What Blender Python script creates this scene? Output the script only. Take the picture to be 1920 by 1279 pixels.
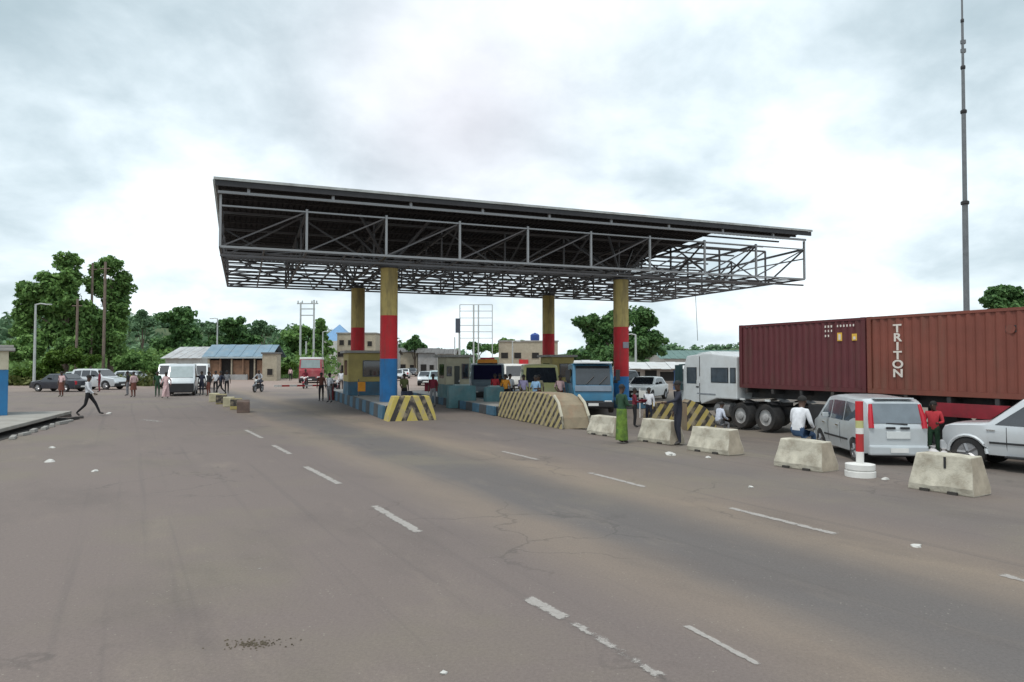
import bpy, bmesh, math, random
import numpy as np
from mathutils import Vector, Matrix

for _o in list(bpy.data.objects):
    bpy.data.objects.remove(_o)
SC = bpy.context.scene
COL = SC.collection
R = math.radians

# ------------------------------------------------------------------ camera
CAM_H, FPX, PITCH, IW, IH = 2.3, 1300.0, R(1.82), 1920.0, 1279.0
cd = bpy.data.cameras.new('camera')
cd.sensor_width = 36.0
cd.lens = FPX / IW * 36.0
cd.clip_start, cd.clip_end = 0.1, 3000.0
cam = bpy.data.objects.new('camera', cd)
COL.objects.link(cam)
cam.location = (0, 0, CAM_H)
cam.rotation_euler = (R(90) + PITCH, 0, 0)
SC.camera = cam

# ------------------------------------------------------------------ world: overcast sky
SUN_EL, SUN_ROT = R(62), R(215)
world = bpy.data.worlds.new('World')
SC.world = world
world.use_nodes = True
NT = world.node_tree
NT.nodes.clear()


def nd(nt, t, **kw):
    n = nt.nodes.new(t)
    for k, v in kw.items():
        if k.startswith('in_'):
            n.inputs[int(k[3:])].default_value = v
        else:
            setattr(n, k, v)
    return n


def lk(nt, a, b):
    nt.links.new(a, b)


def mth(nt, op, a=None, b=None, c=None, clamp=False):
    n = nt.nodes.new('ShaderNodeMath')
    n.operation = op
    n.use_clamp = clamp
    for i, v in enumerate((a, b, c)):
        if v is None:
            continue
        if isinstance(v, (int, float)):
            n.inputs[i].default_value = v
        else:
            nt.links.new(v, n.inputs[i])
    return n.outputs[0]


def mixc(nt, f, a, b, blend='MIX'):
    n = nt.nodes.new('ShaderNodeMix')
    n.data_type = 'RGBA'
    n.blend_type = blend
    for sock, v in ((n.inputs[0], f), (n.inputs[6], a), (n.inputs[7], b)):
        if isinstance(v, (int, float)):
            sock.default_value = v
        elif isinstance(v, (tuple, list)):
            sock.default_value = (*v[:3], 1)
        else:
            nt.links.new(v, sock)
    return n.outputs[2]


def pix_dir(px, py):
    """unit direction of a point of the sky seen at a pixel of the photograph"""
    u, v = (px - IW / 2) / FPX, (py - IH / 2) / FPX
    d = Vector((u, math.cos(PITCH) + v * math.sin(PITCH), math.sin(PITCH) - v * math.cos(PITCH)))
    return d.normalized()


tc = nd(NT, 'ShaderNodeTexCoord')
sep = nd(NT, 'ShaderNodeSeparateXYZ')
lk(NT, tc.outputs['Generated'], sep.inputs[0])
zc = mth(NT, 'ADD', mth(NT, 'MAXIMUM', sep.outputs[2], 0.0), 0.42)
cmb = nd(NT, 'ShaderNodeCombineXYZ')
lk(NT, mth(NT, 'DIVIDE', sep.outputs[0], zc), cmb.inputs[0])
lk(NT, mth(NT, 'DIVIDE', sep.outputs[1], zc), cmb.inputs[1])
n1 = nd(NT, 'ShaderNodeTexNoise')
n1.inputs['Scale'].default_value = 1.7
n1.inputs['Detail'].default_value = 7
n1.inputs['Roughness'].default_value = 0.5
n1.inputs['Distortion'].default_value = 0.15
lk(NT, cmb.outputs[0], n1.inputs['Vector'])
n2 = nd(NT, 'ShaderNodeTexNoise')
n2.inputs['Scale'].default_value = 4.6
n2.inputs['Detail'].default_value = 8
n2.inputs['Roughness'].default_value = 0.58
n2.inputs['Distortion'].default_value = 0.25
lk(NT, cmb.outputs[0], n2.inputs['Vector'])
cover = mth(NT, 'ADD', mth(NT, 'MULTIPLY', n1.outputs[0], 1.95), mth(NT, 'MULTIPLY', n2.outputs[0], 0.62))
cover = mth(NT, 'SUBTRACT', cover, 0.755)
# broad cloud banks, thick (dark, minus) and thin (bright, plus)
BANKS = [(120, 230, 22, -.22), (420, 120, 26, .10), (330, 440, 14, -.12), (1400, 170, 17, .24), (60, 540, 16, .24),
         (850, 250, 22, -.10), (1750, 430, 15, -.12), (1640, 380, 20, -.04), (1080, 330, 18, .03), (640, 330, 22, .02),
         (1000, 120, 30, -.05), (1860, 140, 24, -.06)]
for px, py, k, amp in BANKS:
    dv = nd(NT, 'ShaderNodeVectorMath', operation='DOT_PRODUCT')
    lk(NT, tc.outputs['Generated'], dv.inputs[0])
    dv.inputs[1].default_value = pix_dir(px, py)
    g = mth(NT, 'POWER', 2.71828, mth(NT, 'MULTIPLY', mth(NT, 'SUBTRACT', dv.outputs['Value'], 1.0), float(k)))
    cover = mth(NT, 'ADD', cover, mth(NT, 'MULTIPLY', g, amp))
rmp = nd(NT, 'ShaderNodeValToRGB')
cr = rmp.color_ramp
cr.interpolation = 'B_SPLINE'
cr.elements[0].position, cr.elements[0].color = 0.10, (.36, .455, .50, 1)
cr.elements[1].position, cr.elements[1].color = 0.84, (.98, 1.05, 1.08, 1)
for p, c in ((.30, (.475, .57, .62, 1)), (.48, (.64, .735, .785, 1)), (.64, (.79, .88, .93, 1))):
    e = cr.elements.new(p)
    e.color = c
lk(NT, cover, rmp.inputs[0])
pink = nd(NT, 'ShaderNodeVectorMath', operation='DOT_PRODUCT')
lk(NT, tc.outputs['Generated'], pink.inputs[0])
pink.inputs[1].default_value = pix_dir(850, 190)
pk = mth(NT, 'POWER', 2.71828, mth(NT, 'MULTIPLY', mth(NT, 'SUBTRACT', pink.outputs['Value'], 1.0), 60.0))
cloud = mixc(NT, mth(NT, 'MULTIPLY', pk, .55), rmp.outputs[0], (.76, .71, .76))
sky = nd(NT, 'ShaderNodeTexSky', sky_type='NISHITA')
sky.sun_disc = False
sky.sun_elevation, sky.sun_rotation = SUN_EL, SUN_ROT
CL_GAIN = 10.7
sc_cloud = nd(NT, 'ShaderNodeVectorMath', operation='SCALE')
lk(NT, cloud, sc_cloud.inputs[0])
sc_cloud.inputs['Scale'].default_value = CL_GAIN
skycol = mixc(NT, 0.95, sky.outputs[0], sc_cloud.outputs[0])
bg = nd(NT, 'ShaderNodeBackground')
bg.inputs['Strength'].default_value = 0.1
lk(NT, skycol, bg.inputs[0])
wo = nd(NT, 'ShaderNodeOutputWorld')
lk(NT, bg.outputs[0], wo.inputs[0])

sl = bpy.data.lights.new('sun', 'SUN')
sl.energy, sl.angle, sl.color = 1.5, R(11), (1.0, .96, .9)
sun = bpy.data.objects.new('sun', sl)
COL.objects.link(sun)
# Nishita rotation is measured clockwise from +Y
sdir = Vector((math.sin(SUN_ROT) * math.cos(SUN_EL), math.cos(SUN_ROT) * math.cos(SUN_EL), math.sin(SUN_EL)))
sun.rotation_euler = (-sdir).to_track_quat('-Z', 'Y').to_euler()
sun.location = (0, 0, 60)
SC.view_settings.view_transform = 'Standard'
SC.view_settings.look = 'None'
SC.view_settings.exposure = 0.32
SC.view_settings.gamma = 1.0
SC.view_settings.use_curve_mapping = False


# ------------------------------------------------------------------ placing
def sstep(t):
    t = min(1.0, max(0.0, t))
    return t * t * (3 - 2 * t)


CANG = R(21.2)
CO = Vector((-11.3, 26.7, 0))
CW, CDP = 29.0, 14.9
CX = Vector((math.cos(CANG), math.sin(CANG), 0))
CY = Vector((-math.sin(CANG), math.cos(CANG), 0))


def cf(X, Y, Z=0.0):
    """canopy frame -> world"""
    return CO + CX * X + CY * Y + Vector((0, 0, Z))


RD = Vector((-.485, .875, 0))       # lane direction
RN = Vector((.875, .485, 0))


def gz(x, y):
    """the lorry park beyond the concrete blocks lies a little lower than the road"""
    u = x * .875 + y * .485
    rel = Vector((x, y, 0)) - CO
    Y = rel.dot(CY)
    return -.5 * sstep((u - 13.4) / 5.0) * sstep((2.0 - Y) / 5.0)


def G(px, py, z=None):
    """point of the ground seen at a pixel of the photograph"""
    d = pix_dir(px, py)
    zz = 0.0 if z is None else z
    for _ in range(6):
        t = (zz - CAM_H) / d.z
        p = Vector((0, 0, CAM_H)) + d * t
        if z is None:
            zz = gz(p.x, p.y)
    return p


def at(px, depth, z=0.0):
    return Vector(((px - IW / 2) / FPX * depth, depth, z))


def zat(py, depth):
    """height of what shows at row py at that depth"""
    return CAM_H + (681 - py) * depth / FPX


# ------------------------------------------------------------------ mesh building
class MB:
    def __init__(self):
        self.v, self.f, self.m = [], [], []

    def add(self, vs, fs, m=0):
        o = len(self.v)
        self.v.extend([tuple(p) for p in vs])
        for f in fs:
            self.f.append(tuple(i + o for i in f))
            self.m.append(m)

    def box(self, c, s, m=0, rz=0.0, top=(1, 1)):
        """c = centre of the base"""
        cx, cy, cz = c
        hx, hy, h = s[0] / 2, s[1] / 2, s[2]
        vs = []
        for k, (kx, ky) in enumerate(((1, 1), top)):
            for sx, sy in ((-1, -1), (1, -1), (1, 1), (-1, 1)):
                x, y = sx * hx * kx, sy * hy * ky
                vs.append((cx + x * math.cos(rz) - y * math.sin(rz), cy + x * math.sin(rz) + y * math.cos(rz), cz + h * k))
        self.add(vs, [(3, 2, 1, 0), (4, 5, 6, 7), (0, 1, 5, 4), (1, 2, 6, 5), (2, 3, 7, 6), (3, 0, 4, 7)], m)
        return self

    def tube(self, pts, rs, n=8, m=0, caps=True):
        pts = [Vector(p) for p in pts]
        if isinstance(rs, (int, float)):
            rs = [rs] * len(pts)
        vs, fs = [], []
        up = Vector((0, 0, 1))
        for i, p in enumerate(pts):
            a = pts[max(0, i - 1)]
            b = pts[min(len(pts) - 1, i + 1)]
            d = (b - a).normalized()
            ref = up if abs(d.z) < .9 else Vector((1, 0, 0))
            s = d.cross(ref).normalized()
            t = s.cross(d)
            for k in range(n):
                an = 2 * math.pi * k / n
                vs.append(p + (s * math.cos(an) + t * math.sin(an)) * rs[i])
        for i in range(len(pts) - 1):
            for k in range(n):
                k2 = (k + 1) % n
                fs.append((i * n + k, i * n + k2, (i + 1) * n + k2, (i + 1) * n + k))
        if caps:
            fs.append(tuple(range(n - 1, -1, -1)))
            fs.append(tuple((len(pts) - 1) * n + k for k in range(n)))
        self.add(vs, fs, m)
        return self

    def bar(self, a, b, w, m=0):
        return self.tube([a, b], w * .7071, 4, m)

    def lathe(self, prof, n=20, c=(0, 0, 0), m=0, axis='z', caps=True):
        """prof = [(r, h)]"""
        vs, fs = [], []
        for r, h in prof:
            for k in range(n):
                an = 2 * math.pi * k / n
                x, y = r * math.cos(an), r * math.sin(an)
                p = (x, y, h) if axis == 'z' else (x, h, y)
                vs.append((p[0] + c[0], p[1] + c[1], p[2] + c[2]))
        for i in range(len(prof) - 1):
            for k in range(n):
                k2 = (k + 1) % n
                q = (i * n + k, i * n + k2, (i + 1) * n + k2, (i + 1) * n + k)
                fs.append(q if axis == 'z' else q[::-1])
        e = tuple(range(n - 1, -1, -1))
        t = tuple((len(prof) - 1) * n + k for k in range(n))
        if caps:
            fs += [e, t] if axis == 'z' else [e[::-1], t[::-1]]
        self.add(vs, fs, m)
        return self

    def prism(self, poly, y0, y1, m=0):
        """poly in (x, z), extruded along y"""
        n = len(poly)
        vs = [(x, y0, z) for x, z in poly] + [(x, y1, z) for x, z in poly]
        fs = [tuple(range(n)), tuple(range(2 * n - 1, n - 1, -1))]
        for i in range(n):
            j = (i + 1) % n
            fs.append((j, i, i + n, j + n))
        self.add(vs, fs, m)
        return self

    def quad(self, a, b, c, d, m=0):
        self.add([a, b, c, d], [(0, 1, 2, 3)], m)
        return self

    def mesh(self, name, mats, smooth=None, bevel=0.0):
        me = bpy.data.meshes.new(name)
        me.from_pydata(self.v, [], self.f)
        mats = mats if isinstance(mats, (list, tuple)) else [mats]
        for mm in mats:
            me.materials.append(mm)
        me.polygons.foreach_set('material_index', self.m)
        bm = bmesh.new()
        bm.from_mesh(me)
        if bevel:
            bmesh.ops.remove_doubles(bm, verts=bm.verts, dist=1e-5)
            es = [e for e in bm.edges if len(e.link_faces) == 2 and e.calc_face_angle(0) > R(35)]
            bmesh.ops.bevel(bm, geom=es, offset=bevel, segments=2, affect='EDGES', profile=.6, clamp_overlap=True)
        bmesh.ops.recalc_face_normals(bm, faces=bm.faces)
        bm.to_mesh(me)
        bm.free()
        if smooth:
            me.shade_smooth()
            me.set_sharp_from_angle(angle=R(smooth))
        return me

    def build(self, name, mats, parent=None, smooth=None, bevel=0.0):
        return obj(name, self.mesh(name, mats, smooth, bevel), parent)


def obj(name, me, parent=None, loc=None, rz=None):
    o = bpy.data.objects.new(name, me)
    COL.objects.link(o)
    if parent is not None:
        o.parent = parent
    if loc is not None:
        o.location = loc
    if rz is not None:
        o.rotation_euler = (0, 0, rz)
    return o


def tag(o, label, cat, group=None):
    o['label'], o['category'] = label, cat
    if group:
        o['group'] = group
    return o


def thing(name, label, cat, loc=(0, 0, 0), rz=0.0, group=None):
    o = obj(name, None, None, loc, rz)
    o.empty_display_size = .3
    return tag(o, label, cat, group)


def kind(o, k):
    o['kind'] = k
    return o


def dup(root, loc, rz=None, label=None):
    """a copy of a thing with copies of its parts and their sub-parts, meshes shared"""
    def cp(o, parent):
        c = o.copy()
        COL.objects.link(c)
        c.parent = parent
        for ch in KIDS.get(o.name, [x for x in bpy.data.objects if x.parent == o]):
            cp(ch, c)
        return c
    KIDS = {}
    for x in bpy.data.objects:
        if x.parent:
            KIDS.setdefault(x.parent.name, []).append(x)
    r = cp(root, None) if root.name in KIDS else root.copy()
    if root.name not in KIDS:
        COL.objects.link(r)
    r.location = loc
    if rz is not None:
        r.rotation_euler = (0, 0, rz)
    if label:
        r['label'] = label
    return r


def part_bar(name, a, b, w, mat, parent, cache={}):
    """a straight square member as an object of its own; all share one mesh per material"""
    key = mat.name
    if key not in cache:
        m = MB()
        m.box((0, 0, 0), (1, 1, 1))
        cache[key] = m.mesh('bar_' + key, mat)
    a, b = Vector(a), Vector(b)
    d = b - a
    o = bpy.data.objects.new(name, cache[key])
    COL.objects.link(o)
    o.parent = parent
    q = d.to_track_quat('Z', 'Y') if abs(d.normalized().z) < .999 else Matrix.Identity(3).to_quaternion()
    if abs(d.normalized().z) >= .999 and d.z < 0:
        a, b = b, a
        d = b - a
    o.location, o.rotation_mode = a, 'QUATERNION'
    o.rotation_quaternion = q
    o.scale = (w, w, d.length)
    return o


def text_mesh(s, size, mat, depth=.004):
    cu = bpy.data.curves.new('t', 'FONT')
    cu.body, cu.size, cu.extrude = s, size, depth / 2
    cu.align_x = 'CENTER'
    cu.offset = size * .028
    o = bpy.data.objects.new('t', cu)
    COL.objects.link(o)
    dg = bpy.context.evaluated_depsgraph_get()
    me = bpy.data.meshes.new_from_object(o.evaluated_get(dg))
    bpy.data.objects.remove(o)
    me.materials.clear()
    me.materials.append(mat)
    return me


# ------------------------------------------------------------------ materials
MATS = {}


def M(name, col, rough=.6, metal=0.0, var=.12, scale=2.5, bump=0.0, coat=0.0, stain=None, stain_amt=.35, stain_scale=1.2, spec=.5, streak=None):
    """plain procedural surface: base colour, uneven tone, optional stains and fine relief"""
    if name in MATS:
        return MATS[name]
    m = bpy.data.materials.new(name)
    m.use_nodes = True
    nt = m.node_tree
    b = nt.nodes['Principled BSDF']
    b.inputs['Roughness'].default_value = rough
    b.inputs['Metallic'].default_value = metal
    b.inputs['Coat Weight'].default_value = coat
    b.inputs['Specular IOR Level'].default_value = spec
    t = nd(nt, 'ShaderNodeTexCoord')
    no = nd(nt, 'ShaderNodeTexNoise')
    no.inputs['Scale'].default_value = scale
    no.inputs['Detail'].default_value = 6
    no.inputs['Roughness'].default_value = .6
    lk(nt, t.outputs['Object'], no.inputs['Vector'])
    lo = tuple(c * (1 - var) for c in col)
    hi = tuple(min(1, c * (1 + var)) for c in col)
    mr = nd(nt, 'ShaderNodeMapRange')
    mr.inputs[1].default_value, mr.inputs[2].default_value = .3, .7
    lk(nt, no.outputs[0], mr.inputs[0])
    c = mixc(nt, mr.outputs[0], lo, hi)
    if stain:
        ns = nd(nt, 'ShaderNodeTexNoise')
        ns.inputs['Scale'].default_value = stain_scale
        ns.inputs['Detail'].default_value = 8
        ns.inputs['Roughness'].default_value = .65
        mp = nd(nt, 'ShaderNodeMapping')
        mp.inputs['Location'].default_value = (3.1, 7.7, 1.3)
        if streak:
            mp.inputs['Scale'].default_value = streak
        lk(nt, t.outputs['Object'], mp.inputs[0])
        lk(nt, mp.outputs[0], ns.inputs['Vector'])
        ms = nd(nt, 'ShaderNodeMapRange')
        ms.inputs[1].default_value, ms.inputs[2].default_value = .48, .72
        ms.inputs[4].default_value = stain_amt
        lk(nt, ns.outputs[0], ms.inputs[0])
        c = mixc(nt, ms.outputs[0], c, stain)
    lk(nt, c, b.inputs['Base Color'])
    if bump:
        nb = nd(nt, 'ShaderNodeTexNoise')
        nb.inputs['Scale'].default_value = scale * 9
        nb.inputs['Detail'].default_value = 4
        lk(nt, t.outputs['Object'], nb.inputs['Vector'])
        bp = nd(nt, 'ShaderNodeBump')
        bp.inputs['Strength'].default_value = bump
        bp.inputs['Distance'].default_value = .02
        lk(nt, nb.outputs[0], bp.inputs['Height'])
        lk(nt, bp.outputs[0], b.inputs['Normal'])
    MATS[name] = m
    return m


def leaf_mat(name, dark, light):
    if name in MATS:
        return MATS[name]
    m = bpy.data.materials.new(name)
    m.use_nodes = True
    nt = m.node_tree
    b = nt.nodes['Principled BSDF']
    out = nt.nodes['Material Output']
    geo = nd(nt, 'ShaderNodeNewGeometry')
    t = nd(nt, 'ShaderNodeTexCoord')
    no = nd(nt, 'ShaderNodeTexNoise')
    no.inputs['Scale'].default_value = .45
    no.inputs['Detail'].default_value = 3
    lk(nt, t.outputs['Object'], no.inputs['Vector'])
    f = mth(nt, 'ADD', mth(nt, 'MULTIPLY', geo.outputs['Random Per Island'], .55), mth(nt, 'MULTIPLY', mth(nt, 'SUBTRACT', no.outputs[0], .28), .9), clamp=True)
    c = mixc(nt, f, dark, light)
    lk(nt, c, b.inputs['Base Color'])
    b.inputs['Roughness'].default_value = .62
    b.inputs['Specular IOR Level'].default_value = .3
    tr = nd(nt, 'ShaderNodeBsdfTranslucent')
    lk(nt, c, tr.inputs[0])
    mx = nd(nt, 'ShaderNodeMixShader')
    mx.inputs[0].default_value = .25
    lk(nt, b.outputs[0], mx.inputs[1])
    lk(nt, tr.outputs[0], mx.inputs[2])
    lk(nt, mx.outputs[0], out.inputs[0])
    MATS[name] = m
    return m


GLASS = M('dark_glass', (.02, .024, .03), .04, var=.3, spec=1.0)
SKYGLASS = M('sky_toned_glass', (.07, .085, .10), .08, var=.3, spec=1.0)  # glass colour lifted to stand for reflected sky and dust film
CLEARG = M('windscreen_glass', (.16, .19, .20), .08, var=.3, spec=1.0)
TYRE = M('tyre_rubber', (.022, .022, .023), .85, var=.3, stain=(.12, .1, .085), stain_amt=.5)
BLACK = M('black_plastic', (.02, .02, .022), .55, var=.3)
DARKM = M('dark_chassis', (.03, .03, .032), .7, var=.4, stain=(.1, .075, .055), stain_amt=.5)
RIMG = M('wheel_rim_steel', (.32, .32, .33), .4, .5, var=.25)
RIMD = M('truck_rim', (.42, .42, .42), .6, .1, var=.4, stain=(.1, .08, .06), stain_amt=.6)
CHROME = M('chrome', (.6, .6, .6), .2, .9)
SILVER = M('silver_paint', (.54, .58, .60), .32, .25, var=.05, coat=.5, stain=(.30, .27, .24), stain_amt=.22)
SILVER2 = M('pale_silver_paint', (.60, .63, .65), .3, .25, var=.04, coat=.6, stain=(.35, .31, .27), stain_amt=.2)
WHITEP = M('white_paint', (.72, .74, .74), .4, var=.06, coat=.3, stain=(.4, .36, .3), stain_amt=.25)
NAVYP = M('navy_car_paint', (.018, .022, .035), .3, var=.1, coat=.7, stain=(.12, .1, .08), stain_amt=.2)
REDL = M('red_lamp', (.45, .015, .03), .25, var=.1)
ORANGEL = M('orange_lamp', (.75, .28, .03), .35, var=.1)
LAMP = M('lamp_glass', (.62, .64, .64), .15, var=.1)
PLATE = M('number_plate', (.7, .7, .68), .5, var=.05)
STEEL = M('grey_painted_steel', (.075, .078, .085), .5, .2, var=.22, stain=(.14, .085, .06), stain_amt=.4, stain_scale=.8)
STEEL_LIT = M('lit_front_steel', (.26, .27, .28), .5, .3, var=.18, stain=(.2, .14, .1), stain_amt=.3)  # the frame's grey steel again, paler to carry the light on the front
YELLOWC = M('mustard_column_paint', (.50, .39, .14), .7, var=.16, scale=1.5, bump=.1, stain=(.15, .12, .07), stain_amt=.9, stain_scale=2.2, streak=(1.6, 1.6, .22))
REDC = M('red_column_paint', (.52, .014, .022), .65, var=.16, scale=1.5, bump=.08, stain=(.22, .05, .04), stain_amt=.7, stain_scale=2.2, streak=(1.6, 1.6, .25))
BLUEC = M('blue_column_paint', (.016, .16, .40), .65, var=.18, scale=1.5, bump=.08, stain=(.06, .09, .13), stain_amt=.75, stain_scale=2.2, streak=(1.6, 1.6, .25))
CONC = M('pale_concrete', (.47, .44, .36), .88, var=.2, scale=4, bump=.35, stain=(.20, .165, .12), stain_amt=.85, stain_scale=2.8)
CONCD = M('grey_concrete', (.30, .29, .27), .85, var=.18, scale=2, bump=.2, stain=(.14, .12, .1), stain_amt=.6)
# ================================================================== SETTING
def road_mat():
    m = bpy.data.materials.new('dusty_asphalt')
    m.use_nodes = True
    nt = m.node_tree
    b = nt.nodes['Principled BSDF']
    b.inputs['Roughness'].default_value = .82
    b.inputs['Specular IOR Level'].default_value = .35
    geo = nd(nt, 'ShaderNodeNewGeometry')
    P = geo.outputs['Position']

    def noise(scale, detail, rough=.6, vec=None, loc=None, sc=None, rot=None):
        mp = nd(nt, 'ShaderNodeMapping')
        if loc:
            mp.inputs['Location'].default_value = loc
        if sc:
            mp.inputs['Scale'].default_value = sc
        if rot:
            # frame turned with the lanes, stretched along its own axes
            mp.vector_type = 'TEXTURE'
            mp.inputs['Scale'].default_value = tuple(1 / q for q in sc)
            mp.inputs['Rotation'].default_value = tuple(-q for q in rot)
        lk(nt, vec or P, mp.inputs[0])
        n = nd(nt, 'ShaderNodeTexNoise')
        n.inputs['Scale'].default_value = scale
        n.inputs['Detail'].default_value = detail
        n.inputs['Roughness'].default_value = rough
        lk(nt, mp.outputs[0], n.inputs['Vector'])
        return n.outputs[0]

    def rng(v, a, b_, lo=0.0, hi=1.0):
        n = nd(nt, 'ShaderNodeMapRange')
        n.interpolation_type = 'SMOOTHSTEP'
        n.inputs[1].default_value, n.inputs[2].default_value = a, b_
        n.inputs[3].default_value, n.inputs[4].default_value = lo, hi
        lk(nt, v, n.inputs[0])
        return n.outputs[0]
    dot = nd(nt, 'ShaderNodeVectorMath', operation='DOT_PRODUCT')
    lk(nt, P, dot.inputs[0])
    dot.inputs[1].default_value = RN
    wob = noise(.22, 4)
    u = mth(nt, 'ADD', dot.outputs['Value'], mth(nt, 'MULTIPLY', mth(nt, 'SUBTRACT', wob, .5), 1.3))
    streak = noise(1.0, 5, .6, sc=(1.1, .07, 1), rot=(0, 0, -R(29)))
    u2 = mth(nt, 'ADD', u, mth(nt, 'MULTIPLY', mth(nt, 'SUBTRACT', streak, .5), .8))
    # worn and dust-covered tracks along the lanes
    ramp = nd(nt, 'ShaderNodeValToRGB')
    cr = ramp.color_ramp
    base = [(-14, (.196, .172, .158)), (-5, (.192, .168, .155)), (0, (.19, .164, .153)), (2.4, (.182, .158, .148)), (4.0, (.175, .153, .145)),
            (5.0, (.222, .19, .16)), (5.7, (.138, .132, .130)), (6.7, (.134, .128, .125)), (7.4, (.175, .155, .137)), (8.0, (.24, .204, .164)),
            (8.7, (.205, .175, .15)), (9.8, (.168, .148, .139)), (11.2, (.160, .146, .139)), (12.6, (.182, .16, .145)), (18, (.18, .165, .15)), (26, (.2, .175, .15))]
    lo, hi = -14.0, 26.0
    el = cr.elements
    el[0].position, el[0].color = 0, (*base[0][1], 1)
    el[1].position, el[1].color = 1, (*base[-1][1], 1)
    for uu, c in base[1:-1]:
        e = el.new((uu - lo) / (hi - lo))
        e.color = (*c, 1)
    lk(nt, rng(u2, lo, hi), ramp.inputs[0])
    nt.nodes[-1] if False else None
    # linear range for the ramp, not smoothed
    for l in list(nt.links):
        if l.to_node == ramp:
            l.from_node.interpolation_type = 'LINEAR'
    c = ramp.outputs[0]
    big = noise(.16, 5, .62, loc=(4.2, 1.3, 0))
    c = mixc(nt, rng(big, .48, .66, 0, .7), c, (.200, .184, .146))
    mid = noise(.5, 6, .65, loc=(1, 9, 0), sc=(1, .45, 1), rot=(0, 0, -R(40)))
    c = mixc(nt, rng(mid, .48, .74, 0, .5), c, (.118, .106, .10))
    oil = noise(1.4, 5, .7, loc=(7, 2, 0))
    c = mixc(nt, rng(oil, .62, .8, 0, .35), c, (.09, .08, .076))
    pale = noise(.9, 6, .7, loc=(17, 22, 0), sc=(1, .3, 1), rot=(0, 0, -R(29)))
    c = mixc(nt, rng(pale, .54, .78, 0, .45), c, (.27, .238, .2))
    # warm laterite tint over everything
    c = mixc(nt, 1.0, c, (.90, .84, .81), 'MULTIPLY')
    # tyre marks along the lanes
    skid = noise(2.4, 4, .6, loc=(3, 3, 0), sc=(1.6, .018, 1), rot=(0, 0, -R(29)))
    c = mixc(nt, rng(skid, .56, .72, 0, .32), c, (.085, .076, .073))
    # cracks where the surface has aged
    vo = nd(nt, 'ShaderNodeTexVoronoi', feature='DISTANCE_TO_EDGE')
    vo.inputs['Scale'].default_value = .55
    vv = nd(nt, 'ShaderNodeVectorMath', operation='ADD')
    wv = nd(nt, 'ShaderNodeTexNoise')
    wv.inputs['Scale'].default_value = 1.6
    wv.inputs['Detail'].default_value = 6
    lk(nt, P, wv.inputs['Vector'])
    lk(nt, P, vv.inputs[0])
    lk(nt, wv.outputs['Color'], vv.inputs[1])
    lk(nt, vv.outputs[0], vo.inputs['Vector'])
    crack = mth(nt, 'MULTIPLY', rng(vo.outputs['Distance'], .004, .02, 1, 0), rng(noise(.3, 3, .5, loc=(31, 8, 0)), .52, .62))
    c = mixc(nt, mth(nt, 'MULTIPLY', crack, .38), c, (.06, .054, .05))
    grit = noise(34, 4, .75)
    fine = noise(140, 2, .7)
    c = mixc(nt, .75, c, mixc(nt, grit, (.25, .25, .25), (.75, .75, .75)), 'OVERLAY')
    c = mixc(nt, .6, c, mixc(nt, fine, (.2, .2, .2), (.8, .8, .8)), 'OVERLAY')
    peb = nd(nt, 'ShaderNodeTexVoronoi')
    peb.inputs['Scale'].default_value = 16
    lk(nt, P, peb.inputs['Vector'])
    c = mixc(nt, mth(nt, 'MULTIPLY', rng(peb.outputs['Distance'], .10, .16, 1, 0), rng(noise(2.2, 4, .6, loc=(5, 5, 5)), .5, .62, 0, .7)), c, (.30, .27, .23))
    # far part of the forecourt is bare laterite dust
    sp = nd(nt, 'ShaderNodeSeparateXYZ')
    lk(nt, P, sp.inputs[0])
    c = mixc(nt, rng(mth(nt, 'ADD', sp.outputs[1], mth(nt, 'MULTIPLY', big, 18.0)), 58, 84, 0, .75), c, (.33, .25, .215))
    lk(nt, c, b.inputs['Base Color'])
    bp = nd(nt, 'ShaderNodeBump')
    bp.inputs['Strength'].default_value = .35
    bp.inputs['Distance'].default_value = .012
    lk(nt, mth(nt, 'ADD', grit, mth(nt, 'MULTIPLY', noise(9, 4), 1.5)), bp.inputs['Height'])
    lk(nt, bp.outputs[0], b.inputs['Normal'])
    return m


def sheet(name, xs, ys, fz, mat):
    vs = [(x, y, fz(x, y)) for y in ys for x in xs]
    n = len(xs)
    fs = [(j * n + i, j * n + i + 1, (j + 1) * n + i + 1, (j + 1) * n + i) for j in range(len(ys) - 1) for i in range(n - 1)]
    me = bpy.data.meshes.new(name)
    me.from_pydata(vs, [], fs)
    me.materials.append(mat)
    me.shade_smooth()
    return kind(obj(name, me), 'structure')


NX = [x * 1.0 for x in range(-70, 71, 1)]
NY = [y * 1.0 for y in range(-14, 151, 1)]
GROUNDM = M('laterite_ground', (.26, .185, .14), .95, var=.2, scale=.4, stain=(.1, .13, .05), stain_amt=.8, stain_scale=.12)
FARX = [-1500, -700, -300, -140] + NX + [140, 300, 700, 1500]
FARY = [-400, -120, -40] + NY + [200, 300, 500, 900, 1600]


def gnd(x, y):
    return gz(max(-70, min(70, x)), max(-14, min(150, y))) - .03


sheet('ground', FARX, FARY, gnd, GROUNDM)
ROADM = road_mat()
road = sheet('road', NX, NY, gz, ROADM)
HILLM = M('hill_scrub', (.055, .085, .035), .95, var=.4, scale=.06, stain=(.10, .12, .05), stain_amt=.6, stain_scale=.03)


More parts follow.
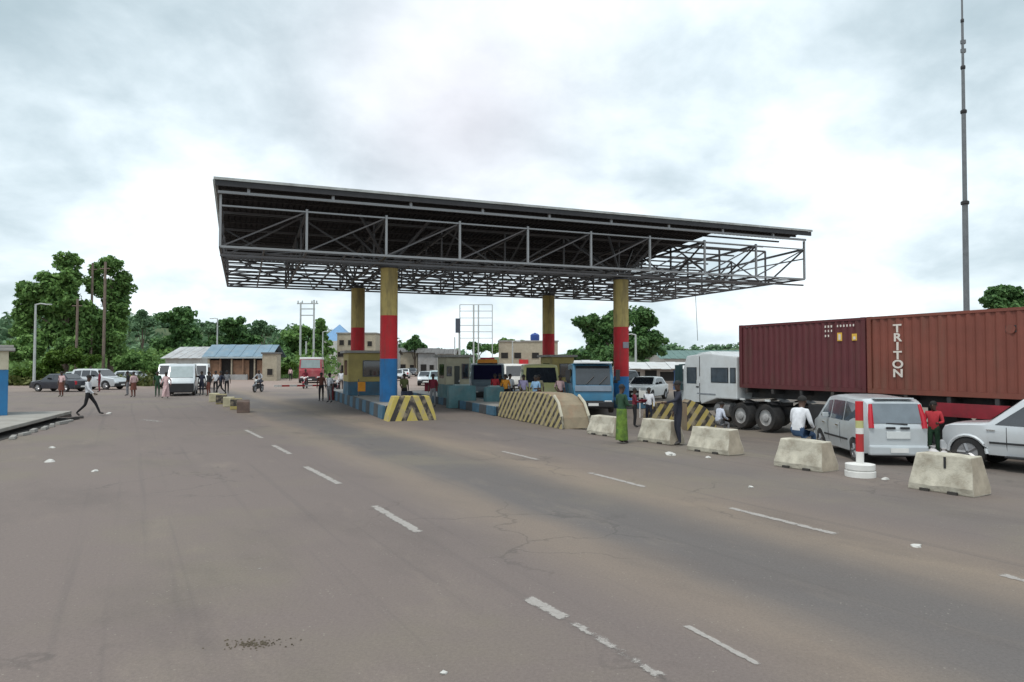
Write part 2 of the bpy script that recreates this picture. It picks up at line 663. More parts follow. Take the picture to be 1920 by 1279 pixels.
def hills(x, y):
    a = 18 * math.exp(-((x + 165) / 85) ** 2 - ((y - 290) / 60) ** 2)
    b = 6 * math.exp(-((x + 70) / 40) ** 2 - ((y - 300) / 60) ** 2)
    c = 12 * math.exp(-((x - 170) / 130) ** 2 - ((y - 470) / 60) ** 2)
    d = 5 * math.exp(-((x - 10) / 90) ** 2 - ((y - 480) / 60) ** 2)
    e = 14 * math.exp(-((x + 330) / 120) ** 2 - ((y - 330) / 90) ** 2)
    return a + b + c + d + e - .4 + .5 * math.sin(x * .11) * math.sin(y * .09)


sheet('hill', [x * 12.0 for x in range(-60, 50)], [180 + y * 12.0 for y in range(0, 36)], hills, HILLM)


# painted lane markings: worn thin sheets on the asphalt, each a piece of the road
def paint_mat(name, wear):
    m = bpy.data.materials.new(name)
    m.use_nodes = True
    nt = m.node_tree
    b = nt.nodes['Principled BSDF']
    b.inputs['Roughness'].default_value = .8
    geo = nd(nt, 'ShaderNodeNewGeometry')
    n = nd(nt, 'ShaderNodeTexNoise')
    n.inputs['Scale'].default_value = 6
    n.inputs['Detail'].default_value = 10
    n.inputs['Roughness'].default_value = .8
    lk(nt, geo.outputs['Position'], n.inputs['Vector'])
    uv = nd(nt, 'ShaderNodeUVMap', uv_map='across')
    sp = nd(nt, 'ShaderNodeSeparateXYZ')
    lk(nt, uv.outputs[0], sp.inputs[0])
    # paint thins out towards its edges and ends, and chips away where the noise is low
    edge = mth(nt, 'POWER', mth(nt, 'ABSOLUTE', sp.outputs[0]), 3.0)
    endf = mth(nt, 'POWER', mth(nt, 'SUBTRACT', 1.0, mth(nt, 'MINIMUM', sp.outputs[1], 1.0)), 2.0)
    lvl = mth(nt, 'ADD', wear, mth(nt, 'MULTIPLY', mth(nt, 'MAXIMUM', edge, endf), .24))
    al = nd(nt, 'ShaderNodeMapRange')
    al.inputs[1].default_value, al.inputs[2].default_value = -.035, .05
    lk(nt, mth(nt, 'SUBTRACT', n.outputs[0], lvl), al.inputs[0])
    n2 = nd(nt, 'ShaderNodeTexNoise')
    n2.inputs['Scale'].default_value = 22
    n2.inputs['Detail'].default_value = 5
    lk(nt, geo.outputs['Position'], n2.inputs['Vector'])
    lk(nt, mixc(nt, n2.outputs[0], (.27, .245, .225), (.47, .44, .41)), b.inputs['Base Color'])
    lk(nt, mth(nt, 'MULTIPLY', al.outputs[0], .85), b.inputs['Alpha'])
    return m


PAINT = paint_mat('worn_road_paint', .38)
PAINT_OLD = paint_mat('nearly_gone_road_paint', .49)
rs = random.Random(4)


def dash(p0, p1, w, ragged=False):
    a, b = G(*p0), G(*p1)
    d = (b - a).normalized()
    s = Vector((-d.y, d.x, 0))
    L = (b - a).length
    n = max(3, int(L / .07)) if ragged else max(3, int(L / .4))
    vs, fs = [], []
    for i in range(n + 1):
        p = a + d * (L * i / n)
        k = .3 if ragged else .08
        wl = wr = w * .56
        e = 1
        for q in (p - s * wl * e, p + s * wr * e):
            vs.append((q.x, q.y, gz(q.x, q.y) + .005))
    for i in range(n):
        fs.append((2 * i, 2 * i + 1, 2 * i + 3, 2 * i + 2))
    me = bpy.data.meshes.new('lane_marking')
    me.from_pydata(vs, [], fs)
    uv = me.uv_layers.new(name='across')
    for lp in me.loops:
        i = lp.vertex_index // 2
        uv.data[lp.index].uv = (-1 + 2 * (lp.vertex_index % 2), min(i, n - i) / n * L / w)
    me.materials.append(PAINT_OLD if ragged else PAINT)
    o = obj('lane_marking', me, road)


for a, b in (((460, 806), (492, 822)), ((512, 835), (545, 852)), ((572, 875), (637, 908)), ((700, 948), (787, 999))):
    dash(a, b, .15)
dash((985, 1120), (1065, 1162), .15)
dash((1068, 1163), (1250, 1276), .13, True)
for a, b in (((940, 846), (1012, 863)), ((1103, 886), (1212, 914)), ((1365, 952), (1572, 1003)), ((1870, 1076), (1990, 1106))):
    dash(a, b, .14)
dash((1285, 1173), (1425, 1248), .07)
dash((262, 786), (308, 792), .5, True)
dash((440, 1072), (500, 1066), .09, True)

# left pavement: a raised slab whose lip overhangs a dark drain
PAVEM = M('pavement_concrete', (.32, .305, .275), .9, var=.15, scale=1.2, bump=.2, stain=(.2, .17, .14), stain_amt=.6)
DRAINM = M('drain_dark', (.045, .04, .036), .95, var=.4)  # near-black colour stands for shade in the drain and under the lip
e0, e1 = G(0, 822), G(132, 784)
ed = (e1 - e0).normalized()
en = Vector((-ed.y, ed.x, 0))
q = [e0 - ed * 14, e1 + ed * .2, e1 + ed * .2 + en * 9, e0 - ed * 14 + en * 9]
pv = MB()


def slab(mb, pts, z0, z1, m=0):
    n = len(pts)
    mb.add([(p.x, p.y, z0) for p in pts] + [(p.x, p.y, z1) for p in pts],
           [tuple(range(n - 1, -1, -1)), tuple(range(n, 2 * n))] + [(i, (i + 1) % n, (i + 1) % n + n, i + n) for i in range(n)], m)


slab(pv, q, .17, .29)
pave = kind(pv.build('pavement', PAVEM, bevel=.02), 'structure')
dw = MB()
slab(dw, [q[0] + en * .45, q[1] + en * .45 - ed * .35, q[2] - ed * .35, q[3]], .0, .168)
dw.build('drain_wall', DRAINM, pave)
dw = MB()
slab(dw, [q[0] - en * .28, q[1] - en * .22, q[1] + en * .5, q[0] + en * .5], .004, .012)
dw.build('drain_channel', DRAINM, pave)  # flat strip on the road, the drain's shade put into its colour
r2 = random.Random(9)
for i in range(9):          # broken kerb stones lying along the lip
    p = q[1] - ed * (.3 + i * 1.05) - en * (.36 + .12 * r2.random())
    k = MB()
    k.box((0, 0, 0), (.55 + .35 * r2.random(), .16, .07 + .05 * r2.random()), 0, 0, (.95, .85))
    o = k.build('kerb_stone', DRAINM if i < 2 else CONCD, pave, bevel=.012)
    o.location = (p.x, p.y, 0.004)
    o.rotation_euler = (0, 0, math.atan2(ed.y, ed.x) + r2.uniform(-.25, .25))
for i in range(3):
    p = q[1] + ed * (.6 + i * .75) + en * (.5 + .5 * i)
    k = MB()
    k.box((0, 0, 0), (.7, .3, .13), 0, 0, (.9, .8))
    o = k.build('kerb_stone', DRAINM, pave, bevel=.015)
    o.location = (p.x, p.y, 0.004)
    o.rotation_euler = (0, 0, r2.uniform(-.5, .5))

# ================================================================== TOLL CANOPY
ZB, ZRF, ZRR = 6.81, 9.36, 8.42
canopy = thing('toll_canopy', 'long open steel lattice toll canopy on striped round columns spanning the road', 'canopy', CO, CANG)


def roofz(Y):
    return ZRF + (ZRR - ZRF) * Y / CDP


def ztop(Y):
    return roofz(Y) - (.95 if Y < .1 else .42)


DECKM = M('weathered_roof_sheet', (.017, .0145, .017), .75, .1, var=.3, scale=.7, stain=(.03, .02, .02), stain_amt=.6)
TRIM = M('roof_edge_trim', (.38, .40, .39), .6, .2, var=.2, stain=(.12, .09, .07), stain_amt=.5)
sheet_cache = {}


def roof_sheet(X0, w, Y0, Y1):
    key = (round(w, 3), round(Y1 - Y0, 3))
    if key not in sheet_cache:
        vs, fs = [], []
        zs = [(0, 0), (.3, 0), (.4, .05), (.6, .05), (.7, 0), (1, 0)]
        prof = []
        for k in range(4):
            for t, z in zs[:-1]:
                prof.append(((k + t) / 4 * w, z))
        prof.append((w, 0))
        L = math.hypot(Y1 - Y0, roofz(Y1) - roofz(Y0))
        for yy in (0, L):
            for x, z in prof:
                vs.append((x, yy, z))
        n = len(prof)
        for i in range(n - 1):
            fs.append((i, i + 1, n + i + 1, n + i))
        me = bpy.data.meshes.new('roof_sheet')
        me.from_pydata(vs, [], fs)
        me.materials.append(DECKM)
        sheet_cache[key] = me
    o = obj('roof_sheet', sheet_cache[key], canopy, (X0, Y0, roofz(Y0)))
    o.rotation_euler = (math.atan2(roofz(Y1) - roofz(Y0), Y1 - Y0), 0, 0)


NSH = 30
sw = (CW + .3) / NSH
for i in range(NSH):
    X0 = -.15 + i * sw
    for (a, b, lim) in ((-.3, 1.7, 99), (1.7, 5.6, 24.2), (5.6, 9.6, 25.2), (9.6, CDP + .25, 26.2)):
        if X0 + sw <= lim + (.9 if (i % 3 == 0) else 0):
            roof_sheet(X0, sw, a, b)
m = MB()
m.box((CW / 2, -.34, ZRF - .03), (CW + .5, .06, .10))
m.build('fascia', TRIM, canopy)
m = MB()
m.box((CW / 2, -.30, ZRF - .25), (CW + .4, .05, .21))
m.build('gutter', M('dark_gutter', (.022, .022, .025), .6, var=.3), canopy)
m = MB()
m.bar((-.2, -.3, ZRF - .04), (-.2, CDP, ZRR - .04), .12)
m.build('verge_trim', TRIM, canopy)
PURL = M('shaded_purlin', (.03, .028, .03), .7, var=.3)  # purlin steel darkened in colour for the shade under the roof
BX = [i * CW / 9 for i in range(10)]
BY = [j * CDP / 5 for j in range(6)]
pb = part_bar
# front frame, same steel in the paler lit colour
pb('bottom_chord', (0, 0, ZB), (CW, 0, ZB), .085, STEEL_LIT, canopy)
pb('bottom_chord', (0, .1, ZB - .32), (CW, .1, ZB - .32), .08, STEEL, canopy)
pb('top_chord', (0, 0, ztop(0)), (CW, 0, ztop(0)), .06, STEEL_LIT, canopy)
pb('eaves_rail', (-.1, -.12, ztop(0) + .5), (CW, -.12, ztop(0) + .5), .10, STEEL_LIT, canopy)
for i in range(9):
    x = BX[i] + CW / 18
    pb('rail_stub', (x - .6, -.12, ztop(0) + .45), (x - .6, -.12, ZRF - .1), .11, STEEL_LIT, canopy)
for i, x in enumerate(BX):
    pb('post', (x, 0, ZB), (x, 0, ztop(0) + (.45 if i in (0, 9) else .1)), .09, STEEL_LIT, canopy)
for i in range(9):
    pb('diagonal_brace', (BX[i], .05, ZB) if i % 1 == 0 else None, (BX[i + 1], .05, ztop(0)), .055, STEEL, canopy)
# space frame behind, its shade put into the darker steel colour
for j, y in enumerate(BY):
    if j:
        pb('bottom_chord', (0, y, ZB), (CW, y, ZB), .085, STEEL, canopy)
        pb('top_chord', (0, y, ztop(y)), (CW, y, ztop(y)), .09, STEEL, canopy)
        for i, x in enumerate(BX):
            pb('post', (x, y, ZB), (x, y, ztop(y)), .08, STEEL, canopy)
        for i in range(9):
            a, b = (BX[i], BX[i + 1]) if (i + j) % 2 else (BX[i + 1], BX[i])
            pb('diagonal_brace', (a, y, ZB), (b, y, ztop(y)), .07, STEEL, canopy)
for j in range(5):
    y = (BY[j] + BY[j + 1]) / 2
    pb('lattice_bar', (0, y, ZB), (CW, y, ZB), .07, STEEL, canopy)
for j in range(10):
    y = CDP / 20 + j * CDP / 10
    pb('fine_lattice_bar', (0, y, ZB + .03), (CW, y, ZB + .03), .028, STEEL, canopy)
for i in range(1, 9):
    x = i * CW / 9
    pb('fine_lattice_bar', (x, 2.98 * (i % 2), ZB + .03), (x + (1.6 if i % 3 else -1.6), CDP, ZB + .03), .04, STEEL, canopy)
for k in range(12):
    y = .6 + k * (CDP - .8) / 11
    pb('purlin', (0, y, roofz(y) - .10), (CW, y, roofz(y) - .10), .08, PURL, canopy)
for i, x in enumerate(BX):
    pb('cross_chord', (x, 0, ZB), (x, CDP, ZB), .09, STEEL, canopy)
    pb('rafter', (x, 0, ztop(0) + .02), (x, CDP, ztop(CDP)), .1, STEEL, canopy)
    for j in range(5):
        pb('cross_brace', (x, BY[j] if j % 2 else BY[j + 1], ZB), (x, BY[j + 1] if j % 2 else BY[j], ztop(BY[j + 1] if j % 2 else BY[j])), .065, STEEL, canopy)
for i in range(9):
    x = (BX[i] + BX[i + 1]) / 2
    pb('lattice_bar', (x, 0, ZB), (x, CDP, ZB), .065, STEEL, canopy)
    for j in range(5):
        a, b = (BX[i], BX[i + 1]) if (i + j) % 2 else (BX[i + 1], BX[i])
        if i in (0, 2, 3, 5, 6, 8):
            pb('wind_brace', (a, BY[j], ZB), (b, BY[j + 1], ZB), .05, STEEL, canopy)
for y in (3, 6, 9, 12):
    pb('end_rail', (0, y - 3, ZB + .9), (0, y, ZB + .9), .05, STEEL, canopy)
    pb('end_rail', (CW, y - 3, ztop(0) - .5), (CW, y, ztop(0) - .5), .06, STEEL_LIT, canopy)
pb('hanging_cable', (25.6, 5, ZB), (25.75, 5, ZB - 3.2), .02, STEEL, canopy)
# the four columns
COLS = [(7.18, 3.08, 2.50, 4.50, ZB - .12), (7.18, 12.42, 2.75, 4.38, ZB - .12), (19.5, 3.08, 1.60, 4.20, ZB - .12), (19.5, 12.42, 1.80, 4.20, ZB - .12)]
for X, Y, z1, z2, zt in COLS:
    m = MB()
    m.lathe([(.40, z2), (.40, zt)], 28, m=0)
    c = m.build('column', YELLOWC, canopy, 40)
    c.location = (X, Y, 0)
    m = MB()
    m.lathe([(.40, z1), (.40, z2)], 28)
    m.build('red_band', REDC, c, 40)
    m = MB()
    m.lathe([(.405, .45), (.405, z1)], 28)
    m.build('blue_band', BLUEC, c, 40)
    m = MB()
    m.lathe([(.62, 0), (.60, .4), (.405, .52)], 28)
    m.build('plinth', BLUEC, c, 40)
    m = MB()
    m.lathe([(.44, zt), (.44, zt + .07)], 24)
    m.build('column_cap', STEEL, c, 40)
    if X > 15 and Y < 5:
        m = MB()
        m.box((0, 0, 0), (.34, .03, .32))
        o = m.build('sign_plate', M('grey_plate', (.28, .27, .3), .5), c, bevel=.01)
        o.location = (.03, -.43, 3.08)
    for sx in (-1, 1):
        for sy in (-1, 1):
            pb('column_strut', (X, Y, zt + .05), (X + sx * 1.61, Y + sy * 1.49, ztop(Y + sy * 1.49)), .1, STEEL, canopy)

# ================================================================== ISLANDS, BOOTHS, BARRIERS
BLUEK = M('faded_blue_kerb_paint', (.05, .125, .19), .75, var=.25, scale=2, stain=(.10, .10, .1), stain_amt=.7)
DARKK = M('sooty_kerb_paint', (.055, .06, .065), .85, var=.3, stain=(.16, .14, .12), stain_amt=.5)


def island(X0, X1, Y0, Y1, h, label):
    t = thing('traffic_island', label, 'traffic island', cf((X0 + X1) / 2, Y0), CANG, 'traffic islands under the toll canopy')
    w, L = X1 - X0, Y1 - Y0
    m = MB()
    m.box((0, L / 2 + .02, 0), (w - .3, L - .3, h - .03))
    m.build('island_slab', CONCD, t)
    n = int(L / 1.0)
    me = {}
    for c, mt in ((0, BLUEK), (1, DARKK)):
        k = MB()
        k.box((0, 0, 0), (.15, L / n - .02, h), 0, 0, (.8, .99))
        me[c] = k.mesh('kerb_block', mt, bevel=.015)
    for s in (-1, 1):
        for i in range(n):
            obj('kerb_block', me[i % 2], t, (s * (w / 2 - .075), L / n * (i + .5), 0))
    for c, mt in ((0, BLUEK), (1, DARKK)):
        for yy in (0.075, L - .075):
            k = MB()
            k.box((0, 0, 0), (w / 2 - .17, .15, h), 0, 0, (.99, .8))
            k.build('kerb_block', mt, t, bevel=.015).location = ((-1) ** c * (w / 4 - .08), yy, 0)
    return t


island(6.2, 8.2, -.6, 19, .55, 'long blue kerbed traffic island beneath the taller front column with a mustard booth')
island(11.1, 13.1, -.4, 18, .4, 'blue kerbed traffic island between both column rows, carrying the narrow beige booth')
island(18.6, 20.4, 1.5, 18, .4, 'blue kerbed traffic island under the column that has a grey plate on its red band')


def stripe_mat(name, axis, slope, period, ca=(.50, .40, .10), cb=(.035, .03, .028)):
    m = bpy.data.materials.new(name)
    m.use_nodes = True
    nt = m.node_tree
    b = nt.nodes['Principled BSDF']
    b.inputs['Roughness'].default_value = .75
    t = nd(nt, 'ShaderNodeTexCoord')
    s = nd(nt, 'ShaderNodeSeparateXYZ')
    lk(nt, t.outputs['Object'], s.inputs[0])
    h = s.outputs[axis]
    if slope == 'chevron':
        h = mth(nt, 'ABSOLUTE', h)
        ph = mth(nt, 'ADD', h, mth(nt, 'MULTIPLY', s.outputs[2], .42))
    else:
        ph = mth(nt, 'ADD', h, mth(nt, 'MULTIPLY', s.outputs[2], slope))
    no = nd(nt, 'ShaderNodeTexNoise')
    no.inputs['Scale'].default_value = 4
    no.inputs['Detail'].default_value = 6
    lk(nt, t.outputs['Object'], no.inputs['Vector'])
    ph = mth(nt, 'ADD', ph, mth(nt, 'MULTIPLY', no.outputs[0], .06 * period))
    fr = mth(nt, 'FRACT', mth(nt, 'DIVIDE', ph, period))
    st = mth(nt, 'GREATER_THAN', fr, .52)
    a = mixc(nt, no.outputs[0], tuple(c * .6 for c in ca), tuple(c * 1.25 for c in ca))
    c = mixc(nt, st, a, cb)
    wear = nd(nt, 'ShaderNodeMapRange')
    wear.inputs[1].default_value, wear.inputs[2].default_value = .47, .66
    wear.inputs[4].default_value = .75
    lk(nt, no.outputs[0], wear.inputs[0])
    c = mixc(nt, wear.outputs[0], c, (.30, .25, .17))
    lk(nt, c, b.inputs['Base Color'])
    bp = nd(nt, 'ShaderNodeBump')
    bp.inputs['Strength'].default_value = .3
    bp.inputs['Distance'].default_value = .03
    lk(nt, no.outputs[0], bp.inputs['Height'])
    lk(nt, bp.outputs[0], b.inputs['Normal'])
    return m


STR_CHEV = stripe_mat('chevron_stripes', 0, 'chevron', .46)
STR_LONG = stripe_mat('hazard_stripes', 0, .95, .42, (.40, .33, .15))
STR_SHORT = stripe_mat('small_hazard_stripes', 0, -.7, .42, (.42, .33, .10))
NOSETOP = M('dusty_nose_top', (.25, .205, .14), .9, var=.2, bump=.2, stain=(.3, .12, .06), stain_amt=.5)


def hump(name, label, prof, w, loc, rz, mats, batter=.82):
    """crash block: side outline swept across, leaning in at the top"""
    t = thing(name, label, 'crash barrier', loc, rz, 'black and yellow crash blocks')
    zmax = max(z for _, z in prof)
    vs, fs, mi = [], [], []
    n = len(prof)
    for s in (-1, 1):
        for x, z in prof:
            vs.append((x, s * w / 2 * (1 - (1 - batter) * z / zmax), z))
    m = MB()
    m.add(vs, [tuple(range(n)), tuple(range(2 * n - 1, n - 1, -1))] + [(i, i + n, (i + 1) % n + n, (i + 1) % n) for i in range(n - 1)])
    m.m = [0, 0] + [1] * (n - 1)
    m.build('concrete_body', mats, t, bevel=.03)
    return t


# chevron block before the left island: local x across the lane
p = cf(7.2, -1.3)
prof = [(-1.0, 0), (-.95, .25), (-.72, .98), (.72, .98), (.95, .25), (1.0, 0)]
hump('crash_block', 'chevron painted block at the near end of the island with the mustard booth', prof, .8, p, CANG, [STR_CHEV, STR_CHEV])
p = cf(12.1, -7.0)
prof = [(0, 0), (.10, .38), (.36, .80), (.75, 1.05), (1.3, 1.17), (2.6, 1.18), (6.4, 1.05), (6.45, 0)]
p = cf(11.82, -7.0)
tn = hump('crash_block', 'long rounded black and yellow striped nose before the island with the beige booth', prof, 1.15, p, CANG + R(90), [STR_LONG, NOSETOP], .86)
m = MB()
for s in (-1, 1):
    m.tube([(-.10, s * .54, .02), (.04, s * .53, .42), (.34, s * .51, .88), (.75, s * .49, 1.12)], .055, 6)
m.build('edge_beam', M('pale_edge_paint', (.45, .42, .33), .8, var=.2), tn, 40)
p = G(1240, 797)
hump('crash_block', 'small black and yellow striped block between the lime wrapper and the dark suit', [(-.75, 0), (-.7, .5), (-.5, 1.0), (.35, 1.05), (.7, .6), (.8, 0)], .9, p, R(8), [STR_SHORT, NOSETOP])
p = G(1309, 806)
hump('crash_block', 'dusty tan topped black and yellow block behind the dark suit, sloping down to one side', [(-.62, 0), (-.6, 1.15), (-.45, 1.28), (.2, .95), (.58, .5), (.62, 0)], 1.0, p, R(4), [STR_SHORT, NOSETOP])
# low painted blocks left of the lane
lowm = [M('cream_block_paint', (.46, .42, .28), .85, var=.25, bump=.2, stain=(.2, .17, .12), stain_amt=.6), stripe_mat('low_block_stripes', 0, -.5, .5, (.42, .34, .08)),
        M('brown_block', (.13, .09, .075), .9, var=.3, bump=.3, stain=(.25, .2, .12), stain_amt=.5)]
for (px, py, mt, ln, lab) in ((402, 753, 0, 1.0, 'cream low kerb block farthest along the row left of the lane'), (415, 757, 1, 1.0, 'yellow and black low block second farthest along the row left of the lane'),
                              (429, 762, 0, .9, 'dirty cream low block in the middle of the row left of the lane'), (443, 767, 1, .9, 'yellow striped low block just behind the brown end block'),
                              (456, 773, 2, .85, 'dark brown broken low block at the near end of the painted row')):
    t = thing('kerb_barrier', lab, 'barrier', G(px, py), CANG + R(90), 'painted blocks left of the lane')
    k = MB()
    k.prism([(-ln / 2, 0), (-ln / 2 + .05, .5), (ln / 2 - .12, .5 + .04 * mt), (ln / 2, 0)], -.28, .28)
    k.build('concrete_body', lowm[mt], t, bevel=.03)

# free-standing concrete blocks on the right
END_SHADE = M('shaded_end_concrete', (.36, .31, .24), .9, var=.2, scale=4, bump=.3, stain=(.2, .16, .11), stain_amt=.6)  # same concrete, near ends darkened in colour as their unlit side


def jersey(px, py, L, w, h, label, hole=False):
    p = G(px, py)
    ang = math.atan2(-.875, .55)
    t = thing('concrete_barrier', label, 'barrier', (p.x, p.y, gz(p.x, p.y)), ang, 'concrete blocks along the lorry park')
    # local +x runs towards the camera, the face seen is on the -y side; origin at the near lower corner of that face
    m = MB()
    j = [r2.uniform(-.02, .02) for _ in range(8)]
    n = 5
    vs = []
    for i in range(n + 1):
        x = -L + L * i / n
        tap = .13 * (i / n) - .0
        sh = .06 if i == 0 else (-.06 if i == n else 0)
        prof = [(0.02, 0), (.0, .12), (.09, h * .62), (.13, h), (w - .13, h), (w - .08, h * .6), (w, .12), (w - .02, 0)]
        for k, (y, z) in enumerate(prof):
            inset = sh * (z / h) * 1.6
            vs.append((x + inset, y + r2.uniform(-.008, .008), max(0, z + (r2.uniform(-.012, .012) if z > 0 else 0))))
    N = 8
    fs = [tuple(range(N - 1, -1, -1)), tuple(n * N + k for k in range(N))]
    for i in range(n):
        for k in range(N):
            fs.append((i * N + k, i * N + (k + 1) % N, (i + 1) * N + (k + 1) % N, (i + 1) * N + k))
    m.add(vs, fs)
    m.m = [0, 1] + [0] * (n * N)
    m.build('concrete_body', [CONC, END_SHADE], t, bevel=.02)
    if hole:
        k = MB()
        k.box((0, 0, 0), (.035, .02, .2))
        k.build('lifting_slot', BLACK, t).location = (-.5, .085, h * .66)
    for xx in (-L * .72, -L * .3):
        k = MB()
        k.box((0, 0, 0), (.16, .05, .05))
        k.build('drain_notch', DRAINM, t).location = (xx, -.012, 0.0)
    return t


jersey(1150, 820, 1.35, .6, .6, 'pale concrete block half hidden by the green dress, farthest of the five blocks')
jersey(1256, 835, 1.35, .62, .66, 'pale concrete block standing at the feet of the dark suit')
jersey(1366, 855, 1.4, .6, .62, 'mossy concrete block before the seated person in white and the lorry wheels')
jersey(1541, 887, 1.2, .62, .62, 'concrete block carrying the seated man in a white shirt and jeans')
jersey(1826, 934, 1.12, .66, .66, 'largest pale concrete block before the silver pickup and the white sacks', True)

# delineator post with round base
p = G(1613, 893)
t = thing('marker_post', 'red and white plastic marker post on a round white base beside the silver van', 'marker post', (p.x, p.y, gz(p.x, p.y)))
wh = M('white_plastic', (.70, .69, .66), .6, var=.1, stain=(.4, .36, .3), stain_amt=.5)
m = MB()
m.lathe([(.29, 0), (.29, .11), (.25, .125), (.25, .135), (.28, .15), (.28, .25), (.1, .27)], 24)
m.build('base', wh, t, 30)
segs = [(.27, .50, wh, 'white_sleeve'), (.50, .86, REDC, 'red_sleeve'), (.86, .98, wh, 'white_sleeve'), (.98, 1.13, M('faded_yellow_band', (.45, .45, .2), .6), 'yellow_band'), (1.13, 1.52, REDC, 'red_sleeve')]
for a, b, mt, nm in segs:
    m = MB()
    m.lathe([(.075, a), (.075, b)], 16)
    m.build(nm, mt, t, 30)


def booth(label, X, Y, w, d, h, wall, low, zb, win, door=None):
    t = thing('toll_booth', label, 'toll booth', cf(X, Y, zb), CANG, 'toll booths')
    m = MB()
    zl = h * .33
    m.box((0, d / 2, zl), (w, d, h - zl))
    m.build('wall', wall, t, bevel=.02)
    m = MB()
    m.box((0, d / 2, 0), (w + .01, d + .01, zl - .003))
    m.build('lower_wall', low, t, bevel=.02)
    m = MB()
    m.box((0, d / 2, h), (w + .35, d + .35, .14))
    m.build('roof', CONCD, t, bevel=.02)
    for (x, z, ww, hh) in win:
        f = MB()
        f.box((x, -.02, z), (ww + .1, .05, .05))
        f.box((x, -.02, z + hh), (ww + .1, .05, .05))
        for s in (-1, 1):
            f.box((x + s * (ww / 2 + .025), -.02, z + .05), (.05, .05, hh - .05))
        fo = f.build('window', STEEL, t)
        g = MB()
        g.box((x, -.008, z + .05), (ww, .012, hh - .05))
        g.build('pane', GLASS, fo)
        for s in (-1, 1):
            g = MB()
            g.box((s * (w / 2 + .004), d / 2, h * .48), (.012, d * .55, h * .35))
            g.build('pane', GLASS, fo)
    if door:
        x, ww, hh = door
        g = MB()
        g.box((x, -.012, .02), (ww, .04, hh))
        dd = g.build('door', M('dark_booth_door', (.04, .045, .04), .6), t)
        g = MB()
        g.box((x + ww * .35, -.05, hh * .5), (.04, .05, .12))
        g.build('handle', CHROME, dd)
    return t


MUST = M('mustard_booth_wall', (.36, .29, .10), .75, var=.15, scale=1.5, stain=(.2, .16, .08), stain_amt=.5)
BEIGE = M('beige_booth_wall', (.40, .37, .27), .75, var=.15, scale=1.5, stain=(.22, .2, .14), stain_amt=.5)
TEAL = M('teal_wall_paint', (.075, .17, .185), .7, var=.25, scale=1.5, stain=(.16, .18, .17), stain_amt=.6)
booth('mustard toll booth with dark window behind the front left column', 7.2, 9.6, 1.9, 2.0, 2.35, MUST, BLUEK, .5, [(.35, 1.05, .95, .85)])
booth('narrow beige toll booth with a dark slit door on the middle island', 12.0, 8.0, 1.35, 1.8, 2.25, BEIGE, TEAL, .37, [(.42, 1.05, .3, .8), (-.5, 1.2, .2, .5)], (-.05, .3, 1.75))
for i, (X, Y, s, lab) in enumerate(((11.35, 5.2, (1.5, .5, 1.15), 'teal painted concrete bollard wall below the beige booth'), (12.7, 4.0, (1.0, .5, 1.1), 'darker teal wall block beside the beige booth, nearer the striped nose'))):
    t = thing('guard_block', lab, 'guard block', cf(X, Y), CANG, 'teal guard blocks on the middle island')
    m = MB()
    m.box((0, 0, 0), s, 0, 0, (.94, .9))
    m.build('concrete_body', TEAL, t, bevel=.04)
    m = MB()
    m.box((0, 0, s[2]), (s[0] * .55, s[1] * .7, .06))
    m.build('cap', M('pale_teal_cap', (.25, .33, .33), .7), t, bevel=.01)

booth('mustard booth on the far right island beside the back right column', 19.5, 10.2, 1.5, 1.8, 2.3, MUST, BLUEK, .37, [(.2, 1.05, .8, .8)])
# boom gate
t = thing('boom_gate', 'red and white boom gate lowered across the lane left of the mustard booth', 'boom gate', cf(6.0, 15.5), CANG)
m = MB()
m.box((0, 0, 0), (.35, .35, 1.0))
m.build('cabinet', M('red_cabinet', (.22, .03, .035), .5), t, bevel=.03)
for k in range(7):
    m = MB()
    m.box((-.2 - .45 * k - .225, 0, .86), (.45, .06, .10))
    m.build('boom_segment', REDC if k % 2 else wh, t)
m = MB()
m.box((.28, 0, .78), (.22, .16, .24))
m.build('counterweight', BLACK, t, bevel=.02)

# kiosk on the pavement, far left
kp = G(14, 779, .29)
t = thing('kiosk', 'blue and cream walled guard kiosk with a flat roof on the raised pavement', 'kiosk', kp, R(36))
KB, KC = M('kiosk_blue_wall', (.02, .16, .36), .7, var=.12, scale=1.2, stain=(.05, .1, .17), stain_amt=.4), M('kiosk_cream_wall', (.55, .50, .38), .8, var=.12, stain=(.35, .3, .2), stain_amt=.4)
m = MB()
m.box((-1.5, 1.4, 0), (3.0, 2.8, 1.75))
m.build('lower_wall', KB, t, bevel=.02)
m = MB()
m.box((-1.5, 1.4, 1.752), (3.0, 2.8, .72))
m.build('wall', KC, t, bevel=.02)
m = MB()
m.box((-1.5, 1.4, 2.475), (3.4, 3.2, .12))
m.box((-1.5, 1.4, 2.60), (3.3, 3.1, .10))
m.build('roof', CONCD, t, bevel=.02)
for k in range(2):
    m = MB()
    m.box((-1.1 - k * 1.2, -.012, .95), (.8, .03, .78))
    w_ = m.build('window', STEEL, t)
    m = MB()
    m.box((-1.1 - k * 1.2, -.03, 1.0), (.7, .012, .68))
    m.build('pane', GLASS, w_)
# ================================================================== VEHICLES
WHEELS = {}


